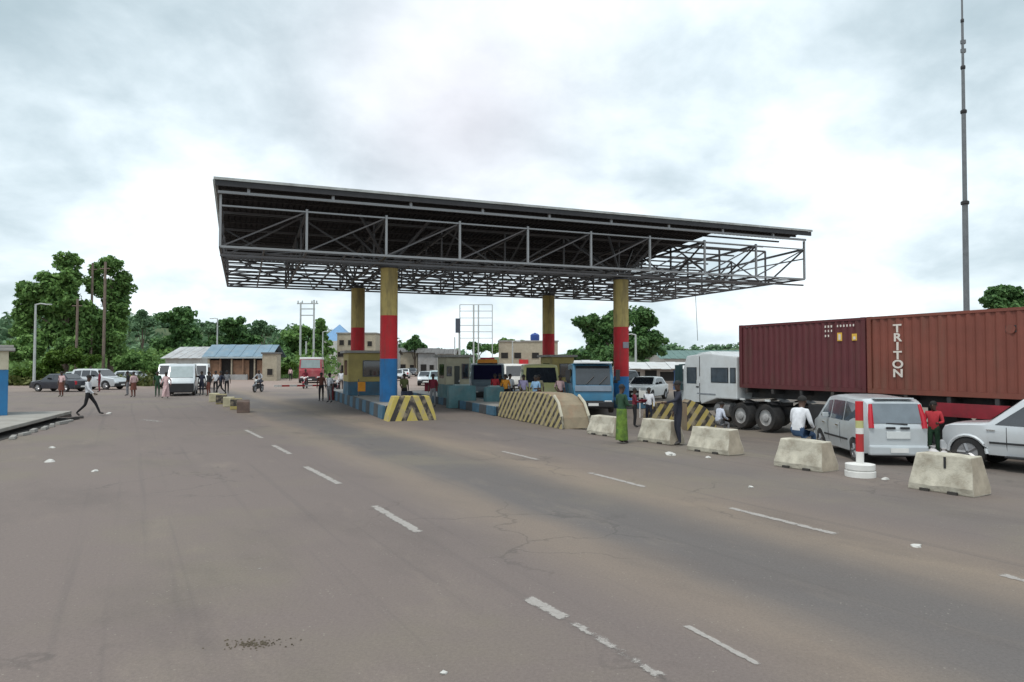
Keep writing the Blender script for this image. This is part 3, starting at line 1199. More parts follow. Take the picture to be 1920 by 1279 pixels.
def wheel(parent, x, y, r, w, side, truck=False, name='wheel'):
    key = (round(r, 3), round(w, 3), truck)
    if key not in WHEELS:
        m = MB()
        m.lathe([(r * .62, -w / 2), (r * .93, -w / 2), (r, -w * .32), (r, w * .32), (r * .93, w / 2), (r * .62, w / 2), (r * .60, w * .2)], 28, axis='y', caps=False)
        a = m.mesh('wheel', TYRE, 35)
        m = MB()
        if truck:
            m.lathe([(r * .64, w * .36), (r * .60, w * .40), (r * .52, w * .22), (r * .30, w * .14), (r * .26, w * .45), (r * .05, w * .47)], 20, axis='y')
            for k in range(8):
                an = k * math.pi / 4
                m.lathe([(.022, w * .1), (.022, w * .3)], 6, (math.cos(an) * r * .42, 0, math.sin(an) * r * .42), axis='y')
        else:
            m.lathe([(r * .66, w * .40), (r * .62, w * .46), (r * .58, w * .30), (r * .16, w * .26), (r * .14, w * .38), (.01, w * .40)], 20, axis='y')
            for k in range(5):
                an = k * 2 * math.pi / 5
                c, s = math.cos(an), math.sin(an)
                m.bar((c * r * .1, w * .38, s * r * .1), (c * r * .6, w * .42, s * r * .6), r * .16)
        b = m.mesh('rim', RIMD if truck else RIMG, 35)
        WHEELS[key] = (a, b)
    a, b = WHEELS[key]
    o = obj(name, a, parent, (x, y, r))
    if side < 0:
        o.rotation_euler = (0, 0, math.pi)
    obj('rim', b, o)
    return o


def interp(pts, x):
    if x <= pts[0][0]:
        return pts[0][1]
    for (a, za), (b, zb) in zip(pts, pts[1:]):
        if x <= b:
            return za + (zb - za) * (x - a) / max(1e-9, b - a)
    return pts[-1][1]


def car(name, label, cat, loc, rz, paint, L, hw, top, belt, roof, wx, wr, wins=(), screen=None, rear=None, zb=.27, tumble=.17,
        group=None, glass=GLASS, screen_glass=None, detail=True, lights='car', grille=None, extra=None):
    """local +x is the way the car faces"""
    t = thing(name, label, cat, loc, rz, group)
    ra = wr * 1.17

    def bot(x):
        z = zb + .10 * (abs(x) / (L / 2)) ** 8
        for w in wx:
            if abs(x - w) < ra:
                z = max(z, wr + math.sqrt(ra * ra - (x - w) ** 2) * .98)
        return z

    def wid(x):
        return hw * (1 - .13 * (abs(x) / (L / 2)) ** 7)

    def sy(x, z):
        y = wid(x) * (.93 + .07 * sstep((z - zb) / .35))
        if z > belt:
            y *= 1 - tumble * (z - belt) / (roof - belt)
        return y
    xs = set(np.linspace(-L / 2, L / 2, 41).tolist()) | {p[0] for p in top}
    for w in wx:
        xs |= {w + ra * math.cos(a) * s for a in np.linspace(0, math.pi / 2, 7) for s in (-1, 1)}
    xs = sorted(x for x in xs if -L / 2 <= x <= L / 2)
    xs = [x for i, x in enumerate(xs) if i == 0 or x - xs[i - 1] > .012]
    vs, fs = [], []
    for x in xs:
        T, B = interp(top, x), bot(x)
        B = min(B, T - .1)
        s0 = max(B + .02, min(belt, T - .09))
        s1 = max(s0 + .01, T - .055)
        half = []
        for k in range(4):
            z = B + (s0 - B) * k / 3
            half.append((sy(x, z), z))
        for k in (1, 2):
            z = s0 + (s1 - s0) * k / 2
            half.append((sy(x, z), z))
        e = sy(x, s1)
        half += [(e * .94, T - .018), (e * .6, T + .004), (0, T + .012)]
        ring = [(-y, z) for y, z in half] + [(y, z) for y, z in reversed(half[:-1])]
        vs += [(x, y, z) for y, z in ring]
    n = 17
    for i in range(len(xs) - 1):
        for k in range(n):
            fs.append((i * n + k, i * n + (k + 1) % n, (i + 1) * n + (k + 1) % n, (i + 1) * n + k))
    fs += [tuple(range(n)), tuple((len(xs) - 1) * n + k for k in range(n - 1, -1, -1))]
    m = MB()
    m.add(vs, fs)
    m.build('body', paint, t, 38)
    # dark underbody so one cannot look through
    m = MB()
    m.box((0, 0, zb - .04), (L * .92, hw * 1.5, .3))
    for w in wx:
        m.box((w, 0, .35), (ra * 1.9, hw * 1.25, ra))
    m.build('underbody', BLACK, t)
    for w in wx:
        for s in (-1, 1):
            wheel(t, w, s * (hw - .12), wr, .21, s)
    for poly in wins:
        for s in (-1, 1):
            c = np.mean(poly, axis=0)
            m = MB()
            N = len(poly)
            ring = [(x, s * (sy(x, z) + .008), z) for x, z in poly]
            mid = [(x, s * (sy(x, z) + .008), z) for x, z in [(c[0], c[1])]]
            m.add(ring + mid, [(i, (i + 1) % N, N) if s < 0 else ((i + 1) % N, i, N) for i in range(N)])
            o = m.build('side_window', glass, t)

    def topglass(nm, xa, xb, g, k=.86):
        m = MB()
        NN = 5
        vv, ff = [], []
        for i in range(NN + 1):
            x = xa + (xb - xa) * i / NN
            z = interp(top, x)
            sl = (interp(top, xb) - interp(top, xa)) / (xb - xa)
            nx, nz = -sl, 1.0
            l = math.hypot(nx, nz)
            e = sy(x, z) * k
            for y in (-e, 0, e):
                vv.append((x + nx / l * .022, y, z + .004 + nz / l * .022))
        for i in range(NN):
            for j in range(2):
                ff.append((i * 3 + j, i * 3 + j + 1, i * 3 + j + 4, i * 3 + j + 3))
        m.add(vv, ff)
        return m.build(nm, g, t)
    if screen:
        topglass('windscreen', screen[0], screen[1], screen_glass or glass)
    if rear:
        topglass('rear_window', rear[0], rear[1], screen_glass or glass, rear[2] if len(rear) > 2 else .84)
    zf = min(interp(top, L / 2), belt)
    zr = min(interp(top, -L / 2), belt)
    e = hw * .87
    for nm, x, s in (('front_bumper', L / 2, 1), ('rear_bumper', -L / 2, -1)):
        m = MB()
        m.box((x - s * .03, 0, zb + .02), (.2, e * 2 + .02, .27))
        m.build(nm, paint if detail else BLACK, t, bevel=.05)
    for s in (-1, 1):
        if lights == 'car':
            m = MB()
            m.box((L / 2 - .04, s * (e - .2), zf - .2), (.12, .34, .16))
            m.build('headlight', LAMP, t, bevel=.03)
        m = MB()
        m.box((-L / 2 + .04, s * (e - .1), zr - .28), (.13, .2, .3))
        if lights != 'tall':
            m.build('tail_light', REDL, t, bevel=.03)
    m = MB()
    m.box((L / 2 - .02, 0, zf - .22), (.1, e * 1.05, .17))
    m.build('grille', grille or BLACK, t, bevel=.02)
    for x in (L / 2 + .085, -L / 2 - .085):
        m = MB()
        m.box((x, 0, zb + .10), (.02, .46, .12))
        m.build('number_plate', PLATE, t)
    if screen:
        xm = screen[0] - .25 if screen[0] < screen[1] else screen[0] - .18
        for s in (-1, 1):
            m = MB()
            z = belt + .07
            m.box((xm, s * (sy(xm, z) + .11), z), (.1, .18, .14))
            m.box((xm, s * (sy(xm, z) + .02), z + .02), (.04, .08, .04))
            m.build('door_mirror', paint if detail else BLACK, t, bevel=.02)
    if detail:
        for s in (-1, 1):
            for x in ((wx[0] + wx[1]) / 2 - .15, (wx[0] + wx[1]) / 2 + .95):
                m = MB()
                z = belt - .13
                m.box((x, s * (sy(x, z) + .015), z), (.2, .03, .035))
                m.build('door_handle', CHROME, t)
            for x in ((wx[0] + wx[1]) / 2 - .35, (wx[0] + wx[1]) / 2 + .6):
                m = MB()
                zz = np.linspace(zb + .12, belt - .02, 6)
                for a, b in zip(zz, zz[1:]):
                    m.bar((x, s * (sy(x, a) - .002), a), (x, s * (sy(x, b) - .002), b), .014)
                m.build('door_seam', BLACK, t)
            m = MB()
            x0, x1 = wx[0] + ra + .05, wx[1] - ra - .05
            z = zb + .30
            m.box(((x0 + x1) / 2, s * (sy(0, z) + .004), z), (x1 - x0, .03, .05))
            m.build('side_moulding', BLACK, t)
    if extra:
        extra(t, sy, top, L, hw)
    return t


def heading(deg):
    """rotation so that local +x points deg left of the camera's forward"""
    return R(90 + deg)


# --- silver people carrier seen from behind
def carrier_extra(t, sy, top, L, hw):
    for s in (-1, 1):
        m = MB()
        pts = [(-L / 2 - .0, s * (hw * .80), 1.02), (-L / 2 + .06, s * (hw * .79), 1.3), (-L / 2 + .19, s * (hw * .735), 1.66)]
        m.tube(pts, [.075, .07, .05], 8)
        m.build('tail_light', REDL, t, 40)
    m = MB()
    m.box((-L / 2 - .02, 0, .74), (.03, .62, .2))
    m.build('boot_panel', M('pale_plate_recess', (.6, .63, .63), .4), t, bevel=.01)
    for y in (-.17, .2):
        m = MB()
        m.box((-L / 2 - .03, y, 1.0), (.04, .24, .06))
        m.build('boot_handle', BLACK, t, bevel=.01)
    m = MB()
    m.bar((-L / 2 + .0, -.25, 1.13), (-L / 2 + .03, .3, 1.16), .025)
    m.build('rear_wiper', BLACK, t)
    m = MB()
    m.box((-L / 2 + .3, 0, 1.80), (.22, hw * 1.2, .04))
    m.build('rear_spoiler', SILVER, t, bevel=.015)


vp = G(1685, 874)
vrz = heading(-5)
vc = Vector((vp.x, vp.y, gz(vp.x, vp.y))) + Vector((math.cos(vrz), math.sin(vrz), 0)) * 2.15
car('people_carrier', 'dusty silver people carrier seen from behind, parked beside the red and white post', 'van', vc, vrz, SILVER, 4.3, .87,
    [(-2.15, 1.06), (-2.12, 1.12), (-1.93, 1.74), (-1.7, 1.81), (.2, 1.85), (.75, 1.78), (1.5, 1.12), (1.95, .98), (2.15, .75)], 1.06, 1.85, (-1.36, 1.34), .33,
    wins=([(-1.75, 1.13), (-1.62, 1.62), (-.65, 1.68), (-.65, 1.12)], [(-.58, 1.12), (-.58, 1.68), (.30, 1.68), (.34, 1.12)], [(.42, 1.12), (.38, 1.67), (.68, 1.64), (1.25, 1.13)]),
    screen=(.8, 1.45), rear=(-2.11, -1.95, .86), tumble=.16, glass=SKYGLASS, screen_glass=M('sky_toned_rear_glass', (.16, .19, .215), .15, var=.15, spec=.8), lights='tall', extra=carrier_extra)  # rear glass colour paled for reflected sky and a film of dust


# --- silver pickup / off-roader at the right edge
def suv_extra(t, sy, top, L, hw):
    for s in (-1, 1):
        m = MB()
        m.box((.0, s * (hw - .02), .36), (1.7, .16, .05))
        m.build('side_step', BLACK, t, bevel=.015)
        for w in (-1.3, 1.74):
            m = MB()
            an = np.linspace(0.05, math.pi - .05, 12)
            pts = [(w + .47 * math.cos(a), s * (hw - .02), .40 + .47 * math.sin(a)) for a in an]
            m.tube(pts, .045, 6)
            m.build('wheel_arch', SILVER2, t, 40)


sh = heading(35)
sp = G(1815, 877)
sc_ = sp - Vector((math.cos(sh), math.sin(sh), 0)) * 1.74 - Vector((-math.sin(sh), math.cos(sh), 0)) * .9
car('off_road_car', 'large pale silver off road car with its bonnet behind the biggest concrete block', 'car', (sc_.x, sc_.y, gz(sc_.x, sc_.y)), sh, SILVER2, 4.8, .94,
    [(-2.4, 1.0), (-2.35, 1.2), (-2.1, 1.87), (-1.7, 1.94), (-.1, 1.94), (.5, 1.89), (1.26, 1.25), (1.48, 1.22), (2.15, 1.17), (2.33, 1.11), (2.39, 1.0), (2.4, .72)], 1.16, 1.94, (-1.3, 1.74), .41,
    wins=([(-1.95, 1.2), (-1.85, 1.7), (-1.2, 1.74), (-1.2, 1.19)], [(-1.1, 1.19), (-1.1, 1.74), (-.25, 1.75), (-.25, 1.18)], [(-.16, 1.18), (-.16, 1.75), (.44, 1.70), (1.08, 1.19)]),
    screen=(.55, 1.23), rear=(-2.32, -2.12), tumble=.18, zb=.40, extra=suv_extra)

# --- container lorry
TD = Vector((-.438, .899, 0)).normalized()          # way the lorry faces
TN = Vector((.899, .438, 0))
TRZ = math.atan2(TD.y, TD.x)
JP = Vector((12.2, 23.9, 0))                        # joint of both containers, near side
TZ = -.45
MAROON = M('maroon_container_paint', (.105, .022, .026), .6, var=.12, scale=.9, stain=(.075, .038, .028), stain_amt=.8, stain_scale=1.6, streak=(1.5, 1.5, .22))
RUSTR = M('rust_red_container_paint', (.185, .052, .034), .65, var=.16, scale=.9, stain=(.15, .075, .05), stain_amt=.7, stain_scale=1.4, streak=(1.5, 1.5, .2))
WPRINT = M('white_lettering', (.68, .62, .56), .6, var=.1)
YPRINT = M('yellow_sticker', (.7, .42, .06), .6)


def container(label, L, base, paint, deco):
    """local x forward along the lorry, near side is y=+1.22 (left of travel)"""
    H_, W_ = 2.62, 2.44
    t = thing('shipping_container', label, 'container', base, TRZ, 'red containers on the lorry')
    for x in (-L / 2 + .08, L / 2 - .08):
        for y in (-W_ / 2 + .08, W_ / 2 - .08):
            m = MB()
            m.box((x, y, .118), (.16, .16, H_ - .236))
            m.build('corner_post', paint, t, bevel=.01)
    for x in (-L / 2 + .09, L / 2 - .09):
        for y in (-W_ / 2 + .085, W_ / 2 - .085):
            for z in (0, H_ - .118):
                m = MB()
                m.box((x, y, z), (.178, .17, .118))
                m.build('corner_casting', paint, t, bevel=.01)
    for nm, z, h in (('bottom_rail', .0, .16), ('top_rail', H_ - .10, .09)):
        for y in (-W_ / 2 + .05, W_ / 2 - .05):
            m = MB()
            m.box((0, y, z + .002), (L - .37, .09, h))
            m.build(nm, paint, t)
    for s in (-1, 1):
        n = int((L - .34) / .278)
        p = (L - .34) / n
        prof = []
        for k in range(n):
            x0 = -L / 2 + .17 + k * p
            for f_, d in ((0, 0), (.26, 0), (.50, .036), (.76, .036)):
                prof.append((x0 + f_ * p, d))
        prof.append((L / 2 - .17, 0))
        vs, fs = [], []
        for z in (.165, H_ - .102):
            vs += [(x, s * (W_ / 2 - .052 + d * 1.0), z) for x, d in prof]
        N = len(prof)
        for i in range(N - 1):
            fs.append((i, i + 1, N + i + 1, N + i))
        m = MB()
        m.add(vs, fs)
        m.build('side_panel', paint, t)
    m = MB()
    m.box((0, 0, H_ - .06), (L - .2, W_ - .2, .05))
    m.build('roof_panel', paint, t)
    m = MB()
    m.box((0, 0, .10), (L - .2, W_ - .22, .06))
    m.build('floor_panel', DARKM, t)
    for x in (-L / 2 + .06, L / 2 - .06):
        m = MB()
        m.box((x, 0, .12), (.05, W_ - .33, H_ - .24))
        m.build('end_panel', paint, t)
    # printing on the near side
    yy = W_ / 2 - .052 + .036 + .004
    deco(t, yy, L, H_)
    return t


def put_flat(name, me, t, x, y, z, label=None):
    o = obj(name, me, t, (x, y, z))
    # text faces +y (near side of the lorry): x axis of the text runs to -x
    o.rotation_euler = (math.pi / 2, 0, math.pi)
    o.scale = (1.3, 1, 1)
    return o


def deco_a(t, yy, L, H_):
    # worn number code, too small to read: rows of short white strokes
    rr = random.Random(3)
    for zc, row in ((H_ - .30, [.08, .08, .08, .0, .07, .07, .07, .07, .07, .07]), (H_ - .46, [.06, .06, .06]), (H_ - .64, [.07, .07])):
        x = -1.35
        m = MB()
        for wd in row:
            if wd:
                m.box((x, yy, zc), (wd * .75, .006, .08))
            x -= .13
        m.build('code_marking', WPRINT, t)
    for x, w in ((-1.95, .2), (-2.55, .2)):
        m = MB()
        m.box((x, yy, H_ - .80), (w, .006, .30 if x > -2 else .24))
        k = m.build('warning_label', YPRINT, t)
        m = MB()
        m.box((x, yy + .006, H_ - .76), (w * .45, .006, .2 if x > -2 else .1))
        m.build('label_print', WPRINT, k)


def deco_b(t, yy, L, H_):
    x = L / 2 - 1.12
    for i, ch in enumerate('TRITON'):
        me = text_mesh(ch, .37, WPRINT, .006)
        put_flat('letter', me, t, x, yy, H_ - .57 - i * .295)
    m = MB()
    m.lathe([(.0, 0), (.13, 0), (.13, .03), (.0, .03)][1:3], 14, axis='y')
    o = m.build('vent_cover', RUSTR, t)
    o.location = (x - 3.45, yy - .02, H_ - .62)
    m = MB()
    m.box((0, 0, -.09), (.3, .05, .2))
    m.build('vent_box', DARKM, t).location = (x - 3.45, yy - .05, H_ - .62)


CZ = 1.27
ca = JP + TD * 3.0 + TN * 1.22 + Vector((0, 0, CZ))
container('dark maroon shipping container with small yellow stickers, front one on the lorry', 5.95, ca, MAROON, deco_a)
cb = JP - TD * (6.1 + .03) + TN * 1.22 + Vector((0, 0, CZ))
container('rust red shipping container with tall white lettering, rear one on the lorry', 12.19, cb, RUSTR, deco_b)

# trailer below
tr0 = JP + TN * 1.22
trl = thing('semi_trailer', 'dark skeletal trailer chassis carrying both red containers', 'trailer', (tr0.x, tr0.y, TZ), TRZ)
zt = CZ - TZ
for s in (-1, 1):
    m = MB()
    m.box((-3.6, s * .5, zt - .42), (19.0, .16, .40))
    m.build('chassis_beam', DARKM, trl)
for k in range(14):
    m = MB()
    m.box((5.6 - k * 1.4, 0, zt - .2), (.12, 2.4, .19))
    m.build('cross_member', DARKM, trl)
RT = M('red_trailer_paint', (.26, .018, .03), .55, var=.2, stain=(.1, .03, .03), stain_amt=.5)
for s in (-1, 1):
    m = MB()
    m.box((-6.6, s * 1.19, zt - .62), (8.4, .06, .42))
    m.build('side_guard', RT, trl, label=None) if False else m.build('side_guard', RT, trl)
    m = MB()
    m.box((-1.0, s * .75, .0), (.16, .16, zt - .4))
    m.box((-1.0, s * .75, 0), (.36, .3, .05))
    m.build('landing_leg', DARKM, trl)
m = MB()
m.box((1.35, .92, .42), (2.3, .5, .78))
m.build('tool_box', BLACK, trl, bevel=.03)
m = MB()
m.box((1.35, -.92, .42), (2.3, .5, .78))
m.build('tool_box', BLACK, trl, bevel=.03)
for k, x in enumerate((-2.2, -3.4)):
    m = MB()
    m.tube([(x, -.35, .62), (x, .35, .62)], .5, 20)
    m.build('spare_wheel', TYRE, trl, 40)
m = MB()
m.box((-5.2, -.9, .45), (3.2, .4, .75))
m.build('pallet_rack', DARKM, trl, bevel=.02)
for x in (-7.0, -8.4, -9.8):
    for s in (-1, 1):
        wheel(trl, x, s * 1.0, .52, .5, s, True)

# tractor unit: white cab, twin rear axles under the front container
to = JP + TD * 4.6 + TN * 1.22
tru = thing('lorry_tractor', 'white high cab lorry tractor with twin rear axles pulling the container trailer', 'lorry', (to.x, to.y, TZ), TRZ)
CABW = M('white_cab_paint', (.62, .65, .66), .4, var=.06, coat=.3, stain=(.36, .33, .29), stain_amt=.35)
for s in (-1, 1):
    m = MB()
    m.box((2.1, s * .42, .72), (6.2, .14, .26))
    m.build('chassis_beam', DARKM, tru)
    for x in (-.05, 1.32):
        wheel(tru, x, s * .98, .55, .56, s, True)
        m = MB()
        an = np.linspace(.95, math.pi - .95, 6)
        for a, b in zip(an, an[1:]):
            m.quad((x + .66 * math.cos(a), s * .72, .55 + .66 * math.sin(a)), (x + .66 * math.cos(b), s * .72, .55 + .66 * math.sin(b)),
                   (x + .66 * math.cos(b), s * 1.26, .55 + .66 * math.sin(b)), (x + .66 * math.cos(a), s * 1.26, .55 + .66 * math.sin(a)))
        m.build('mudguard', BLACK, tru)
        m = MB()
        m.box((x - .1, s * 1.2, 1.2), (.25, .06, .08))
        m.build('marker_lamp', LAMP, tru)
    wheel(tru, 4.35, s * 1.0, .52, .32, s, True)
    m = MB()
    m.tube([(2.05, s * .86, .72), (2.95, s * .86, .72)], .32, 16)
    m.build('fuel_tank', M('dull_aluminium', (.35, .35, .35), .45, .7, var=.2), tru, 40)
DZ = -.22
m = MB()
m.prism([(x - 1.0, z + (DZ if z > 1.3 else 0)) for x, z in ((3.75, 1.42), (2.52, 1.42), (2.52, 3.24), (4.4, 3.42), (5.7, 3.30), (6.15, 2.2), (6.28, 1.9), (6.30, .62), (5.95, .62), (5.9, 1.0), (5.6, 1.2), (5.1, 1.2), (4.8, 1.0), (4.75, .9))], -1.22, 1.22)
m.build('cab', CABW, tru, bevel=.05)
m = MB()
m.prism([(2.9, 3.30 + DZ), (3.4, 3.5 + DZ), (4.3, 3.42 + DZ)], -1.0, 1.0)
m.build('roof_deflector', CABW, tru, bevel=.03)
for s in (-1, 1):
    for x, z, w, h in ((4.36, 2.05 + DZ, .60, .70), (2.55, 2.14 + DZ, 1.0, .60), (1.74, 2.14 + DZ, .26, .60)):
        m = MB()
        m.box((x, s * 1.226, z - .03), (w + .08, .02, h + .06))
        wn = m.build('side_window', BLACK, tru, bevel=.01)
        m = MB()
        m.box((x, s * 1.24, z), (w, .01, h))
        m.build('pane', SKYGLASS, wn)
    m = MB()
    m.box((4.30, s * 1.225, .98), (.95, .02, 1.0))
    dd = m.build('door', CABW, tru, bevel=.008)
    m = MB()
    m.box((3.95, s * 1.245, 1.65), (.18, .03, .05))
    m.build('handle', BLACK, dd)
    m = MB()
    for z in (.75, 1.95):
        m.box((3.82, s * 1.225, z + .2), (.03, .02, .9))
    m.build('door_seam', BLACK, tru)
    m = MB()
    m.box((3.4, s * 1.228, 1.35), (1.2, .02, .05))
    m.build('side_stripe', M('cab_grey_stripe', (.25, .27, .3), .5), tru)
    m = MB()
    m.box((5.0, s * 1.44, 2.10 + DZ), (.22, .30, .78))
    m.build('wing_mirror', M('dark_teal_plastic', (.02, .05, .055), .5), tru, bevel=.02)
    m = MB()
    m.box((5.0, s * 1.44, 1.72 + DZ), (.22, .30, .32))
    m.build('wide_angle_mirror', MATS['dark_teal_plastic'], tru, bevel=.02)
    m = MB()
    m.bar((4.85, s * 1.2, 2.9 + DZ), (5.0, s * 1.44, 2.88 + DZ), .05)
    m.build('mirror_arm', MATS['dark_teal_plastic'], tru)
    m = MB()
    m.box((5.32, s * .85, .75), (.06, .4, .22))
    m.build('headlight', LAMP, tru)
m = MB()
m.quad((4.745, -1.08, 3.22 + DZ), (4.745, 1.08, 3.22 + DZ), (5.175, 1.1, 2.22 + DZ), (5.175, -1.1, 2.22 + DZ))
m.build('windscreen', GLASS, tru)
m = MB()
m.box((5.33, 0, .45), (.16, 2.4, .32))
m.build('front_bumper', CABW, tru, bevel=.04)
m = MB()
m.box((.6, 0, .98), (1.1, .9, .14))
m.build('fifth_wheel', DARKM, tru)

# --- cars parked on the far left, in front of the trees
CARTOP_SALOON = [(-2.15, .86), (-2.05, .95), (-1.5, .98), (-.95, 1.42), (-.5, 1.45), (.35, 1.43), (1.05, .95), (2.0, .82), (2.15, .6)]
SALOON_W = ([(-1.2, .98), (-.85, 1.33), (-.25, 1.37), (-.25, .97)], [(-.18, .97), (-.18, 1.37), (.33, 1.34), (.9, .97)])
ESTTOP = [(-2.3, 1.02), (-2.25, 1.25), (-2.0, 1.74), (-1.6, 1.80), (.1, 1.80), (.4, 1.74), (1.1, 1.12), (2.15, .98), (2.3, .7)]
EST_W = ([(-1.9, 1.14), (-1.8, 1.62), (-1.1, 1.66), (-1.1, 1.13)], [(-1.02, 1.13), (-1.02, 1.66), (-.2, 1.67), (-.2, 1.12)], [(-.12, 1.12), (-.12, 1.67), (.38, 1.62), (.95, 1.13)])
HATTOP = [(-1.9, .9), (-1.85, 1.05), (-1.55, 1.42), (-1.2, 1.5), (.1, 1.5), (.5, 1.42), (1.15, .98), (1.75, .85), (1.9, .6)]
HAT_W = ([(-1.45, 1.0), (-1.35, 1.36), (-.45, 1.4), (-.45, .99)], [(-.37, .99), (-.37, 1.4), (.42, 1.36), (.95, 1.0)])
PG = 'cars parked before the trees'


def gcar(px, py, *a, **k):
    p = G(px, py)
    return (p.x, p.y, gz(p.x, p.y))


car('saloon_car', 'black saloon car parked near the lamp post, nose behind the blue kiosk side', 'car', gcar(112, 734), R(168), NAVYP, 4.3, .84, CARTOP_SALOON, .93, 1.45, (-1.3, 1.32), .32, SALOON_W, (.4, 1.0), (-1.42, -1.0), group=PG, detail=False)
car('estate_car', 'pale silver estate car parked between the black saloon and the low silver hatchback', 'car', gcar(186, 730), R(-12), SILVER2, 4.7, .9, ESTTOP, 1.08, 1.8, (-1.4, 1.4), .38, EST_W, (.45, 1.05), (-2.22, -2.03), group=PG, detail=False)
car('hatchback_car', 'low silver hatchback parked with its nose towards the white minibus', 'car', gcar(250, 722), R(-8), SILVER, 3.9, .82, HATTOP, .96, 1.5, (-1.15, 1.2), .30, HAT_W, (.55, 1.1), (-1.82, -1.58), group=PG, detail=False)
car('estate_car', 'pale green car standing close behind the black saloon', 'car', gcar(150, 724), R(-10), M('pale_green_car', (.42, .5, .48), .35, .1, coat=.5), 4.3, .84, CARTOP_SALOON, .93, 1.5, (-1.3, 1.32), .32, SALOON_W, (.4, 1.0), (-1.42, -1.0), group=PG, detail=False)
BUSTOP = [(-2.4, 1.1), (-2.38, 1.9), (-2.2, 2.18), (-1.5, 2.24), (1.1, 2.22), (1.45, 2.12), (2.1, 1.22), (2.3, 1.0), (2.4, .7)]
BUS_W = ([(-2.2, 1.3), (-2.15, 1.9), (-1.0, 1.95), (-1.0, 1.3)], [(-.9, 1.3), (-.9, 1.95), (.3, 1.95), (.3, 1.3)], [(.4, 1.3), (.4, 1.95), (1.35, 1.9), (1.75, 1.3)])
car('minibus', 'white minibus with a wide pale windscreen and black lower front facing the road', 'minibus', gcar(343, 740), heading(180 + 22), SILVER, 4.8, .92, BUSTOP, 1.2, 2.24, (-1.4, 1.55), .34, BUS_W, (1.5, 2.06), None, screen_glass=M('pale_windscreen', (.30, .36, .37), .1, spec=.9), detail=False, tumble=.12,
    extra=lambda t, sy, top, L, hw: (MB().box((L / 2 + .03, 0, .26), (.18, hw * 1.78, .62)).build('black_bull_bar', BLACK, t, bevel=.04)))
car('minibus', 'second white minibus parked behind the one with the black front', 'minibus', gcar(372, 729), heading(200), WHITEP, 4.8, .92, BUSTOP, 1.2, 2.24, (-1.4, 1.55), .34, BUS_W, (1.5, 2.06), None, detail=False, tumble=.12)
car('minibus', 'white roofed minibus half hidden by the black fronted one, nearer the hatchback', 'minibus', gcar(318, 727), heading(203), WHITEP, 4.8, .92, BUSTOP, 1.2, 2.24, (-1.4, 1.55), .34, BUS_W, (1.5, 2.06), None, detail=False, tumble=.12)

# --- vehicles coming through the toll
LORTOP = [(-2.6, 1.3), (-2.55, 2.0), (-2.4, 2.25), (1.9, 2.3), (2.15, 2.22), (2.5, 1.25), (2.57, 1.1), (2.6, .65)]
LOR_W = ([(.9, 1.3), (.9, 2.02), (2.0, 2.0), (2.3, 1.3)], [(-2.3, 1.35), (-2.3, 2.0), (.7, 2.02), (.7, 1.35)])


def visor(t, sy, top, L, hw):
    m = MB()
    m.box((L / 2 - .62, 0, 2.30), (.35, hw * 1.15, .22), 0, 0, (.6, .92))
    v = m.build('sun_visor', ORANGEL, t, bevel=.03)
    m = MB()
    m.box((L / 2 - .70, 0, 2.53), (.3, hw * .8, .10))
    m.build('visor_top', REDC, v, bevel=.02)
    m = MB()
    m.box((L / 2 + .02, 0, .95), (.05, hw * 1.6, .2))
    m.build('front_panel', M('slate_blue_panel', (.16, .22, .27), .5), t)


def wipers(t, sy, top, L, hw):
    m = MB()
    m.box((L / 2 + .0, 0, 1.02), (.06, hw * 1.65, .26))
    m.build('front_panel', M('grey_blue_panel', (.22, .27, .33), .5), t, bevel=.02)
    m = MB()
    m.box((L / 2 - .32, 0, 2.28), (.5, hw * 1.75, .08))
    m.build('roof_edge', WHITEP, t, bevel=.02)
    for y in (-.3, .3):
        m = MB()
        m.bar((L / 2 - .06, y, 1.36), (L / 2 - .18, y + .35, 1.7), .03)
        m.build('wiper', BLACK, t)
    for s in (-1, 1):
        m = MB()
        m.box((L / 2 - .3, s * (hw + .14), 1.5), (.1, .2, .5))
        m.build('wing_mirror', BLACK, t, bevel=.02)


BLUEB = M('bright_blue_bus_paint', (.02, .15, .27), .45, var=.12, coat=.3, stain=(.07, .1, .12), stain_amt=.4)
SLATE = M('slate_van_paint', (.13, .18, .22), .45, var=.12, coat=.3, stain=(.2, .18, .15), stain_amt=.4)
car('light_lorry', 'slate grey van with an orange and red sun visor waiting under the canopy', 'van', at(912, 44), heading(180 + 4), SLATE, 5.2, 1.08, LORTOP, 1.3, 2.3, (-1.6, 1.7), .38, LOR_W, (2.17, 2.48), None, screen_glass=M('deep_navy_glass', (.012, .012, .04), .1), detail=False, tumble=.08, extra=visor)
car('minibus', 'blue minibus with a black windscreen waiting beside the front right column', 'minibus', at(1104, 34), heading(180 - 2), BLUEB, 5.2, 1.0, LORTOP, 1.3, 2.3, (-1.6, 1.7), .38, LOR_W, (2.17, 2.48), None, detail=False, tumble=.08, extra=wipers)
YELV = M('pale_yellow_van_paint', (.52, .50, .22), .5, var=.08, coat=.2, stain=(.35, .32, .2), stain_amt=.3)
car('minibus', 'pale yellow minibus showing above the long striped nose', 'minibus', at(1010, 38), heading(180 + 2), YELV, 5.0, .98, BUSTOP, 1.2, 2.24, (-1.4, 1.55), .34, BUS_W, (1.5, 2.06), None, detail=False, tumble=.12)
